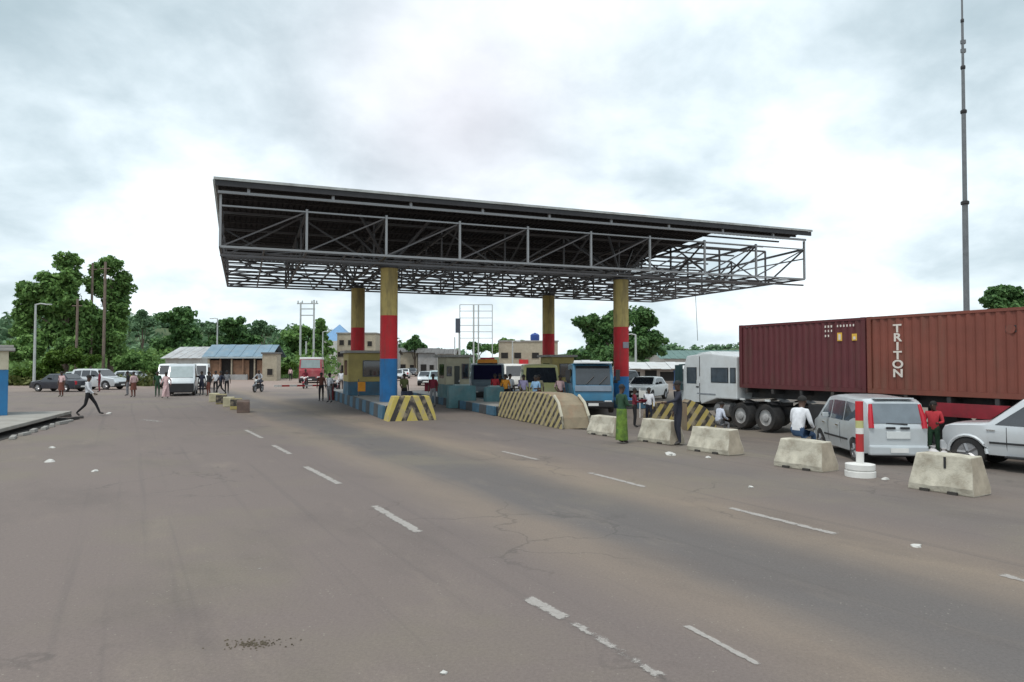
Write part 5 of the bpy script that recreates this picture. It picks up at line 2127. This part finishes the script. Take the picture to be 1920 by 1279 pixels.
# twin electricity poles
d = 112
t = thing('electricity_poles', 'pair of tall concrete electricity poles joined by crossarms above the red lorry', 'power pylon', at(576, d, -.03))
s_ = d / FPX
for dx, yt in ((-13, 567), (12, 562), (-2, 640)):
    m = MB()
    m.tube([(dx * s_, 0, 0), (dx * s_, 0, zat(yt, d))], [.2, .13], 8)
    m.build('pole', GALV, t, 40)
for yy, x0, x1 in ((570, -20, 20), (580, -14, 14), (592, -13, 13)):
    m = MB()
    m.box(((x0 + x1) / 2 * s_, 0, zat(yy, d)), ((x1 - x0) * s_, .14, .16))
    m.build('crossarm', GALV, t)
for dx in (-18, -10, 8, 17):
    m = MB()
    m.lathe([(.09, 0), (.14, .1), (.07, .2), (.13, .3), (.05, .45)], 8, (dx * s_, 0, zat(570, d) + .16))
    m.build('insulator', GALV, t)
# bare billboard frame
d = 118
s_ = d / FPX
t = thing('billboard_frame', 'empty steel billboard frame of tall posts and rungs against the sky', 'billboard frame', at(892, d, -.03))
for dx, w, nm in ((-30, .14, 0), (-4, .26, 0), (5, .22, 0), (31, .14, 0)):
    part_bar('post', (dx * s_, 0, 0), (dx * s_, 0, zat(571, d)), w, GALV, t)
for yy in (571, 583, 596, 610, 622, 634):
    part_bar('rung', (-30 * s_, .1, zat(yy, d)), (31 * s_, .1, zat(yy, d)), .1, GALV, t)
for yy in (577, 603, 628):
    part_bar('tie', (-30 * s_, 0, zat(yy, d)), (-30 * s_, 1.4, zat(yy, d)), .07, GALV, t)
for dx in (-30, 5, 31):
    part_bar('rear_strut', (dx * s_, 1.6, 0), (dx * s_, .1, zat(600, d)), .12, GALV, t)
t = thing('pole_sign', 'narrow dark sign panel on a pole beside the bare billboard frame', 'sign', at(858, 108, -.03))
s_ = 108 / FPX
m = MB()
m.tube([(.25, 0, 0), (.25, 0, zat(598, 108))], .12, 8)
m.build('pole', GALV, t, 40)
m = MB()
m.tube([(-.45, 0, 0), (-.45, 0, zat(632, 108))], .08, 8)
m.build('brace_pole', GALV, t, 40)
m = MB()
m.box((.05, -.16, zat(624, 108)), (.75, .12, zat(597, 108) - zat(624, 108)))
m.build('panel', M('dark_sign_panel', (.05, .06, .08), .5), t)
# tall telescopic mast
d = 62
t = thing('radio_mast', 'very tall dark grey tapering mast with collars rising behind the rust red container', 'mast', at(1813, d, -.3))
zs = [0] + [zat(y, d) + .3 for y in (379, 205, 120, 30)] + [38.5]
for i, (a, b) in enumerate(zip(zs, zs[1:])):
    r = (.25, .19, .145, .11, .08)[i]
    m = MB()
    m.tube([(a * .006, 0, a), (b * .006, 0, b)], [r, r * .94], 12)
    m.build('mast_section', MASTM, t, 40)
    if i:
        m = MB()
        m.lathe([(r * 1.5, -.16), (r * 1.8, -.1), (r * 1.8, .12), (r * 1.4, .18)], 14, (a * .006, 0, a))
        m.build('collar', BLACK, t, 40)
for y in (68, 85):
    m = MB()
    m.box((zat(y, d) * .006 + .05, 0, zat(y, d)), (.4, .2, .35))
    m.build('antenna_bracket', MASTM, t)

# ================================================================== BUILDINGS
WALLW, WALLB, WALLG = M('white_plaster', (.50, .50, .48), .85, var=.1, stain=(.3, .26, .2), stain_amt=.5, stain_scale=.6), M('brown_mud_wall', (.24, .14, .09), .9, var=.2, stain=(.14, .1, .08), stain_amt=.5), M('grey_plaster', (.33, .33, .33), .85, var=.15, stain=(.2, .18, .15), stain_amt=.5, stain_scale=.6)
WALLC = M('cream_plaster', (.36, .32, .245), .85, var=.14, stain=(.28, .22, .16), stain_amt=.5, stain_scale=.6)
BROOF = M('blue_sheet_roof', (.17, .26, .33), .5, .2, var=.18, scale=.6, stain=(.3, .32, .32), stain_amt=.5)
WROOF = M('white_sheet_roof', (.56, .57, .57), .5, .2, var=.1, scale=.6, stain=(.35, .3, .25), stain_amt=.4)
DROOF = M('dark_sheet_roof', (.12, .115, .11), .6, .2, var=.2, scale=.6)
GROOF = M('green_sheet_roof', (.09, .17, .15), .55, .2, var=.15, scale=.3)
VOID = M('dark_opening', (.018, .016, .015), .9, var=.2)


def block(label, px0, px1, d, ytop, depth, wall, roof, windows=(), parapet=True, name='building', cat='building', rot=0.0, base=-.05, z0=None, roof_h=None, over=.4, doors=(), group=None):
    """windows: (fx, z, w, h) with fx 0..1 across the front"""
    c = at((px0 + px1) / 2, d, base)
    W = (px1 - px0) * d / FPX
    H_ = zat(ytop, d) - base
    t = thing(name, label, cat, c, rot, group)
    m = MB()
    m.box((0, depth / 2, 0), (W, depth, H_))
    m.build('wall', wall, t)
    if parapet:
        m = MB()
        m.box((0, depth / 2, H_), (W + .3, depth + .3, .22))
        m.build('roof', roof, t, bevel=.03)
    else:
        rh = roof_h or 1.0
        m = MB()
        W2 = W / 2 + over
        m.prism([(-W2, 0), (-W2, .08), (W2, .08), (W2, 0)], 0, 1)
        # mono-pitch / gable sheet roof: front slope rising to the ridge, back slope falling
        mm = MB()
        for (ya, za), (yb, zb_) in (((-over, -.12), (depth / 2, rh)), ((depth / 2, rh), (depth + over, -.12))):
            n = max(4, int(W2 * 2 / .8))
            for i in range(n):
                x0, x1 = -W2 + W2 * 2 * i / n, -W2 + W2 * 2 * (i + .97) / n
                k = .03 if i % 2 else 0
                mm.add([(x0, ya, H_ + za + k), (x1, ya, H_ + za + k), (x1, yb, H_ + zb_ + k), (x0, yb, H_ + zb_ + k),
                        (x0, ya, H_ + za + k + .04), (x1, ya, H_ + za + k + .04), (x1, yb, H_ + zb_ + k + .04), (x0, yb, H_ + zb_ + k + .04)],
                       [(3, 2, 1, 0), (4, 5, 6, 7), (0, 1, 5, 4), (1, 2, 6, 5), (2, 3, 7, 6), (3, 0, 4, 7)])
        mm.build('roof', roof, t)
        g = MB()
        for s in (-1, 1):
            g.add([(s * W / 2, 0, H_), (s * W / 2, depth, H_), (s * W / 2, depth / 2, H_ + rh - .08), (s * (W / 2 - .1), 0, H_), (s * (W / 2 - .1), depth, H_), (s * (W / 2 - .1), depth / 2, H_ + rh - .08)],
                  [(0, 1, 2), (5, 4, 3), (0, 3, 4, 1), (1, 4, 5, 2), (2, 5, 3, 0)])
        g.build('gable', wall, t)
    for fx, z, w, h in windows:
        m = MB()
        x = -W / 2 + fx * W
        m.box((x, -.03, z - .06), (w + .16, .08, h + .12))
        f = m.build('window', wall if wall is not WALLB else WALLC, t)
        m = MB()
        m.box((x, -.075, z), (w, .02, h))
        m.build('pane', VOID, f)
    for fx, w, h, mt in doors:
        m = MB()
        m.box((-W / 2 + fx * W, -.03, .02), (w, .1, h))
        m.build('door', mt, t)
    return t, W, H_


# blue roofed shelter; a near-black solid stands for its shaded inside
t, W_, H_ = block('low brown walled building with a faded blue sheet roof and open dark veranda', 392, 503, 96, 668, 5.0, VOID, BROOF, parapet=False, roof_h=1.6, over=.7, base=-.03)
for k in range(6):
    m = MB()
    m.box((-W_ / 2 + .15 + k * (W_ - .3) / 5, -.35, 0), (.26 if k in (0, 5) else .16, .26, H_ - .02))
    m.build('veranda_post', WALLB if k % 2 else WALLC, t)
for fx, w in ((.12, 1.6), (.55, 2.2), (.9, 1.4)):
    m = MB()
    m.box((-W_ / 2 + fx * W_, -.06, 0), (w, .1, H_ * .82))
    m.build('wall_panel', WALLB, t)
m = MB()
m.box((.2, -.6, 0), (2.6, .4, .75))
m.build('counter', WALLG, t)
m = MB()
m.box((0, -.78, H_ - .32), (W_ + 1.2, .05, .22))
m.build('fascia', M('pale_blue_fascia', (.38, .44, .46), .6), t)
block('white roofed building with a broad pale gable left of the blue roofed one', 302, 384, 106, 671, 7, WALLW, M('pale_grey_roof', (.40, .41, .42), .6, .1, var=.2, scale=.6, stain=(.25, .2, .17), stain_amt=.6), [(.2, .9, 1.0, .9)], parapet=False, roof_h=1.7, over=.5, base=-.05, rot=R(-18), doors=((.62, 1.6, 2.0, VOID),))
block('small tan kiosk hut at the right hand end of the blue roofed building', 492, 519, 90, 664, 1.6, WALLC, DROOF, [(.55, .8, .7, .8)], base=-.05)
block('three storey beige building with dark square windows behind the back left column', 632, 704, 124, 626, 7, WALLC, CONCD,
      [(.12, 5.6, .8, .9), (.35, 5.6, .9, .9), (.12, 3.5, 1.3, .9), (.62, 3.3, 1.5, 1.4), (.85, 3.4, .8, 1.2), (.2, .7, 1.2, 1.3), (.6, .5, 1.6, 1.6), (.85, 5.4, .8, .9)], base=-.1)
block('grey upper block stepping down behind the front left column', 690, 737, 132, 640, 6, WALLG, CONCD, [(.5, 3.2, 1.2, 1.2), (.82, 3.2, .8, 1.1), (.55, .6, 1.3, 1.5)], base=-.1)
t = thing('house', 'house with a bright blue pyramid roof rising behind the trees', 'house', at(628, 150, -.1))
m = MB()
m.box((0, 4, 0), (6, 8, 7.2))
m.build('wall', WALLW, t)
m = MB()
m.add([(-3.6, .2, 7.2), (3.6, .2, 7.2), (3.6, 7.8, 7.2), (-3.6, 7.8, 7.2), (0, 4, 11.0)], [(0, 1, 4), (1, 2, 4), (2, 3, 4), (3, 0, 4), (3, 2, 1, 0)])
m.build('roof', M('bright_blue_roof', (.13, .27, .46), .5, .1, var=.1), t)
for i, (a, b, d, yt, wl, lab) in enumerate(((705, 742, 140, 664, WALLW, 'small white walled shop at the near end of the far row'), (744, 782, 150, 660, WALLC, 'cream shop with a dark sheet roof in the far row'), (784, 818, 146, 661, WALLG, 'grey shop in the far row beside the small round tree'), (820, 852, 140, 663, WALLW, 'white fronted shop at the billboard end of the far row'))):
    block(lab, a, b, d, yt, 6, wl, DROOF, [(.75, 1.0, .9, 1.0)], parapet=False, roof_h=.9, over=.5, base=-.1, doors=((.3, 1.2, 2.1, VOID),), group='row of far shops')
t, W_, H_ = block('two storey cream building with a blue water tank on its flat roof', 935, 1046, 120, 641, 8, WALLC, CONCD,
                  [(.1, 3.2, 1.2, 1.0), (.32, 3.2, 1.2, 1.0), (.62, 3.2, 1.2, 1.0), (.85, 3.2, 1.0, 1.0), (.15, .8, 1.4, 1.2), (.45, .8, 1.4, 1.2), (.8, .8, 1.2, 1.2)], base=-.1)
m = MB()
m.box((-.8, -.12, 2.2), (1.6, .12, .8))
m.build('shop_sign', REDC, t)
m = MB()
m.box((-.5, -.16, 1.75), (1.1, .12, .4))
m.build('shop_sign', wh, t)
t = thing('water_tank', 'blue plastic water tank on the roof of the cream building', 'tank', at(1003, 122, zat(641, 120) + .22))
m = MB()
m.lathe([(.75, 0), (.8, .3), (.8, 1.0), (.55, 1.25), (.2, 1.32), (.2, 1.4)], 18)
m.build('tank_shell', M('blue_tank_plastic', (.02, .06, .25), .4), t, 40)
# market shelter with white roof
t = thing('market_shelter', 'long low market shelter with a white roof edge between the two right hand columns', 'shelter', at(985, 66, -.03))
for k in range(5):
    m = MB()
    m.box((-2.6 + k * 1.4, 0, 0), (.1, .1, 2.1))
    m.build('post', GALV, t)
m = MB()
m.box((.2, 1, 2.1), (6.6, 2.8, .14), 0, 0, (1, .9))
m.build('roof', WROOF, t)
m = MB()
m.box((.2, -.05, .0), (5.6, .7, .8))
m.build('counter', WALLB, t)
for i in range(4):
    m = MB()
    m.box((-2.2 + i * 1.5, -.06, .8), (.8, .5, .3), 0, 0, (.8, .8))
    m.build('produce_heap', (ORANGEC, GREENC, PINKC, KHAKI)[i], t)
block('long low shed with a bright white roof edge and pinkish wall behind the dark suit', 1172, 1322, 60, 690, 4, M('pinkish_wall', (.42, .36, .32), .85, var=.15, stain=(.28, .24, .2), stain_amt=.5), WROOF,
      [(.12, .9, .9, .7), (.52, .8, 1.2, .8), (.8, .9, .9, .7)], parapet=False, roof_h=.45, over=.5, base=-.05, doors=((.32, 1.0, 1.7, VOID), (.67, 1.0, 1.7, M('blue_door', (.06, .12, .25), .6))))
block('far hall with a wide green sheet roof behind the white lorry cab', 1245, 1420, 150, 672, 16, WALLW, GROOF, [], parapet=False, roof_h=1.8, over=1.0, base=-.2)
block('pale wall and shelter behind the blue minibus', 1048, 1120, 70, 684, 3, WALLG, WROOF, [(.3, .8, 1.0, .8)], parapet=False, roof_h=.4, over=.4, base=-.05)

# ================================================================== TREES AND SCRUB
BARK = M('tree_bark', (.11, .085, .065), .95, var=.3, scale=5, bump=.4)
LV1 = leaf_mat('tree_leaves', (.040, .105, .030), (.24, .41, .11))
LV2 = leaf_mat('dark_tree_leaves', (.028, .082, .032), (.16, .30, .09))
LV3 = leaf_mat('bright_bush_leaves', (.035, .085, .012), (.13, .22, .03))
LV4 = leaf_mat('far_hazed_leaves', (.075, .145, .085), (.19, .31, .155))  # distance haze put into a bluer leaf colour
LVU = leaf_mat('hillside_scrub_leaves', (.055, .125, .04), (.22, .36, .095))
LV5 = leaf_mat('dry_scrub_leaves', (.05, .075, .02), (.16, .17, .05))


def leaf_mesh(name, blobs, n, size, mat, seed):
    """blobs: list of (centre, radii); many small leaf clumps through their volume, denser near the outside"""
    rg = np.random.default_rng(seed)
    C = np.array([b[0] for b in blobs], float)
    Rr = np.array([b[1] for b in blobs], float)
    w = np.prod(Rr, axis=1) ** .67
    idx = rg.choice(len(blobs), n, p=w / w.sum())
    dr = rg.normal(size=(n, 3))
    dr /= np.linalg.norm(dr, axis=1)[:, None]
    rad = 1.04 - np.abs(rg.normal(0, .30, n)) + np.abs(rg.normal(0, .09, n))
    # uneven outline: radius varies with direction in lumps
    ph = np.sin(dr[:, 0] * 5 + idx) * np.sin(dr[:, 2] * 6 + idx * 2.3) * .20
    pos = C[idx] + dr * Rr[idx] * (rad + ph)[:, None]
    nrm = dr * .6 + rg.normal(size=(n, 3)) * .6 + np.array([0, 0, .35])
    nrm /= np.linalg.norm(nrm, axis=1)[:, None]
    a = np.cross(nrm, rg.normal(size=(n, 3)))
    a /= np.linalg.norm(a, axis=1)[:, None]
    b = np.cross(nrm, a)
    s = size * rg.uniform(.55, 1.35, n)
    l = (a * s[:, None])
    k = (b * (s * rg.uniform(.35, .7, n))[:, None])
    dip = nrm * (s * .22)[:, None]
    v = np.stack([pos - l, pos - k + dip, pos + l, pos + k + dip], 1).reshape(-1, 3)
    me = bpy.data.meshes.new(name)
    me.vertices.add(n * 4)
    me.vertices.foreach_set('co', v.ravel())
    me.loops.add(n * 4)
    me.loops.foreach_set('vertex_index', np.arange(n * 4))
    me.polygons.add(n)
    me.polygons.foreach_set('loop_start', np.arange(0, n * 4, 4))
    me.update(calc_edges=True)
    me.materials.append(mat)
    return me


tseed = [10]


def tree(label, px, d, blobs, n, leaf, mat, name='tree', cat='tree', group=None, trunk_r=.25, base=None, dd=1.0):
    b0 = at(px, d, -.05 if base is None else base)
    t = thing(name, label, cat, b0, 0, group)
    s = d / FPX
    rg = random.Random(tseed[0])
    bl, sub_ = [], []
    for (bx, by, rx, ry) in blobs:
        c = Vector(((bx - px) * s, rg.uniform(-.5, .5) * rx * s * dd, zat(by, d) - b0.z))
        R3 = (rx * s, rx * s * .9 * dd, ry * s)
        bl.append((c, R3))
        # clumps that break the outline
        sub_.append((c, tuple(q * .62 for q in R3)))
        for _ in range(7):
            v = Vector((rg.gauss(0, 1), rg.gauss(0, 1), rg.gauss(.25, 1))).normalized()
            k = rg.uniform(.55, .95)
            f_ = rg.uniform(.24, .46)
            rr_ = (R3[0] + R3[2]) / 2 * f_
            sub_.append((c + Vector((v.x * R3[0], v.y * R3[1], v.z * R3[2])) * k, (rr_ * 1.15, rr_ * 1.15, rr_ * .85)))
    tseed[0] += 1
    obj('crown' if cat == 'tree' else 'foliage', leaf_mesh('crown', sub_, int(n * 2.3), leaf * .60, mat, tseed[0]), t)
    m = MB()
    ztop_ = max(c.z for c, _ in bl)
    lean = (bl[0][0].x) * .25
    m.tube([(0, 0, 0), (lean * .3, 0, ztop_ * .3), (lean, 0, ztop_ * .62), (lean * 1.6, .1, ztop_ * .9)], [trunk_r * 1.4, trunk_r, trunk_r * .7, trunk_r * .25], 8)
    for c, r in bl:
        st = Vector((lean * .6, 0, ztop_ * .40))
        if c.z > st.z + .3:
            m.tube([st, (st + c) / 2 + Vector((0, 0, .15 * c.z * .2)), c], [trunk_r * .5, trunk_r * .32, trunk_r * .1], 6)
    m.build('trunk' if cat == 'tree' else 'stem', BARK, t, 50)
    return t


tree('tall tree with a lopsided stepped crown behind the black saloon', 122, 78, [(126, 498, 26, 22), (108, 530, 32, 24), (140, 525, 24, 22), (76, 552, 34, 24), (128, 565, 38, 32), (58, 585, 32, 28), (96, 605, 45, 34), (36, 612, 26, 28), (150, 600, 30, 40), (132, 648, 42, 34), (72, 648, 42, 32)], 9000, .42, LV1, group='two tall trees by the car park', trunk_r=.3)
tree('tall rounded tree with a narrow crown beside the tallest brown pole', 208, 82, [(204, 502, 32, 22), (218, 528, 26, 24), (184, 535, 24, 26), (208, 560, 34, 30), (222, 590, 20, 24), (192, 605, 38, 36), (216, 645, 38, 40), (180, 655, 34, 30)], 7000, .42, LV1, group='two tall trees by the car park', trunk_r=.3)
tree('broad dark tree on the skyline above the white roofed building', 343, 150, [(345, 584, 22, 12), (335, 598, 26, 16), (352, 602, 20, 18), (340, 625, 34, 22), (318, 645, 40, 22), (365, 648, 26, 20)], 4200, .7, LV2, base=0, trunk_r=.3)
tree('flat topped tree on the skyline behind the blue roofed building', 437, 160, [(437, 605, 27, 6), (432, 618, 30, 10), (448, 636, 38, 16), (412, 645, 30, 16)], 3200, .75, LV2, base=0)
tree('bushy tree with a pointed top left of the blue pyramid roof', 566, 122, [(603, 612, 12, 14), (596, 632, 20, 18), (560, 630, 28, 16), (540, 642, 24, 14), (575, 655, 36, 18), (545, 668, 30, 14), (606, 655, 16, 18)], 4200, .55, LV1)
tree('low spreading tree behind the tan kiosk hut', 526, 118, [(520, 652, 20, 12), (535, 668, 28, 14), (528, 682, 24, 14)], 1500, .5, LV2)
tree('small round tree at the end of the far shops', 778, 150, [(776, 642, 14, 10), (786, 652, 12, 10), (768, 652, 12, 8)], 1300, .6, LV2, trunk_r=.2)
tree('large round dark tree behind the front right column', 1172, 84, [(1092, 602, 28, 12), (1120, 612, 34, 18), (1150, 602, 30, 18), (1186, 592, 34, 20), (1210, 606, 26, 22), (1226, 634, 26, 20), (1200, 640, 36, 24), (1160, 636, 44, 24), (1118, 640, 26, 16), (1150, 662, 50, 16), (1215, 660, 34, 14)], 8500, .42, LV2, trunk_r=.35)
tree('low bushes right of the back right column, at the foot of the round tree', 1092, 80, [(1085, 668, 26, 12), (1070, 676, 18, 10), (1110, 674, 22, 10)], 1600, .4, LV2, name='bush', cat='bush')
tree('dark tree top showing above the rust red container beside the mast', 1884, 66, [(1872, 548, 24, 12), (1895, 552, 24, 16), (1855, 566, 18, 10), (1912, 565, 26, 18), (1882, 580, 40, 18), (1890, 620, 40, 30)], 4200, .36, LV2, base=-.3)
tree('hillside tree above the cream building with the tank', 955, 150, [(950, 646, 22, 10), (975, 650, 22, 9), (930, 655, 18, 9)], 1800, .6, LV1)
tree('small tree beside the foot of the bare billboard frame', 890, 140, [(884, 648, 10, 8), (896, 655, 14, 9), (912, 652, 10, 6)], 1000, .55, LV2)
tree('small tree on the skyline left of the broad dark tree', 268, 170, [(262, 592, 12, 10), (272, 604, 16, 10), (256, 612, 18, 10)], 1500, .75, LV4, base=0, group='trees on the left skyline')
tree('rounded skyline tree between the broad dark tree and the flat topped one', 392, 175, [(388, 612, 14, 8), (398, 622, 18, 10)], 1300, .75, LV4, base=0, group='trees on the left skyline')
tree('pale skyline tree right of the flat topped one', 492, 180, [(488, 610, 14, 8), (500, 618, 18, 10), (478, 622, 14, 9)], 1500, .8, LV4, base=0, group='trees on the left skyline')
tree('bright green bush in front of the tall left tree', 130, 74, [(110, 672, 26, 14), (140, 668, 26, 14), (165, 675, 22, 14), (90, 690, 22, 14)], 2600, .34, LV3, name='bush', cat='bush', group='bushes behind the parked cars', trunk_r=.08)
tree('yellowish bush at the foot of the pale street lamp', 60, 72, [(50, 700, 24, 12), (72, 698, 18, 14), (40, 712, 18, 10)], 1500, .3, LV3, name='bush', cat='bush', group='bushes behind the parked cars', trunk_r=.08)
tree('dark bush between the silver hatchback and the white roofed building', 262, 76, [(250, 678, 26, 16), (276, 682, 26, 16), (228, 684, 20, 16), (290, 690, 18, 12)], 2200, .34, LV1, name='bush', cat='bush', group='bushes behind the parked cars', trunk_r=.08)
tree('bush beside the red lorry', 548, 100, [(545, 690, 14, 10), (535, 696, 10, 8)], 700, .34, LV3, name='bush', cat='bush', trunk_r=.08)


def stuff_leaves(name, label, blobs, n, size, mat, seed):
    o = obj(name, leaf_mesh(name, blobs, n, size, mat, seed))
    kind(o, 'stuff')
    o['label'] = label
    return o


rf = random.Random(77)
bl = []
for _ in range(900):
    x, y = rf.uniform(-330, 60), rf.uniform(190, 330)
    h = hills(x, y)
    if h > 1.2:
        r = rf.uniform(2.0, 4.6)
        bl.append((Vector((x, y, h + r * .35)), (r, r, r * rf.uniform(.6, 1.0))))
stuff_leaves('forest', 'unbroken woodland covering the far left hill', bl, 30000, 1.25, LV4, 5)
bl = []
for _ in range(260):
    x, y = rf.uniform(40, 330), rf.uniform(380, 520)
    h = hills(x, y)
    if h > 1.0:
        r = rf.uniform(2.5, 5)
        bl.append((Vector((x, y, h + r * .3)), (r, r, r * .7)))
stuff_leaves('woodland', 'distant bluish woodland beyond the green roofed hall', bl, 9000, 1.8, LV4, 6)
bl = []
for _ in range(260):
    px, d = rf.uniform(-120, 620), rf.uniform(104, 172)
    p = at(px, d)
    r = rf.uniform(1.2, 2.8)
    if 295 < px < 520 and d < 120:
        continue
    bl.append((Vector((p.x, p.y, r * .5 + max(0, hills(p.x, p.y)) + (d - 100) * .03)), (r * 1.3, r * 1.2, r)))
stuff_leaves('undergrowth', 'dense scrub filling the slope between the car park and the hill', bl, 22000, .5, LVU, 8)
bl = []
for _ in range(150):
    px, d = rf.uniform(-80, 330), rf.uniform(69, 80)
    p = at(px, d)
    bl.append((Vector((p.x, p.y, .2)), (rf.uniform(.8, 1.7), .9, rf.uniform(.4, 1.0))))
stuff_leaves('grass', 'tall roadside grass and weeds behind the parked cars', bl, 9000, .28, LV5, 9)
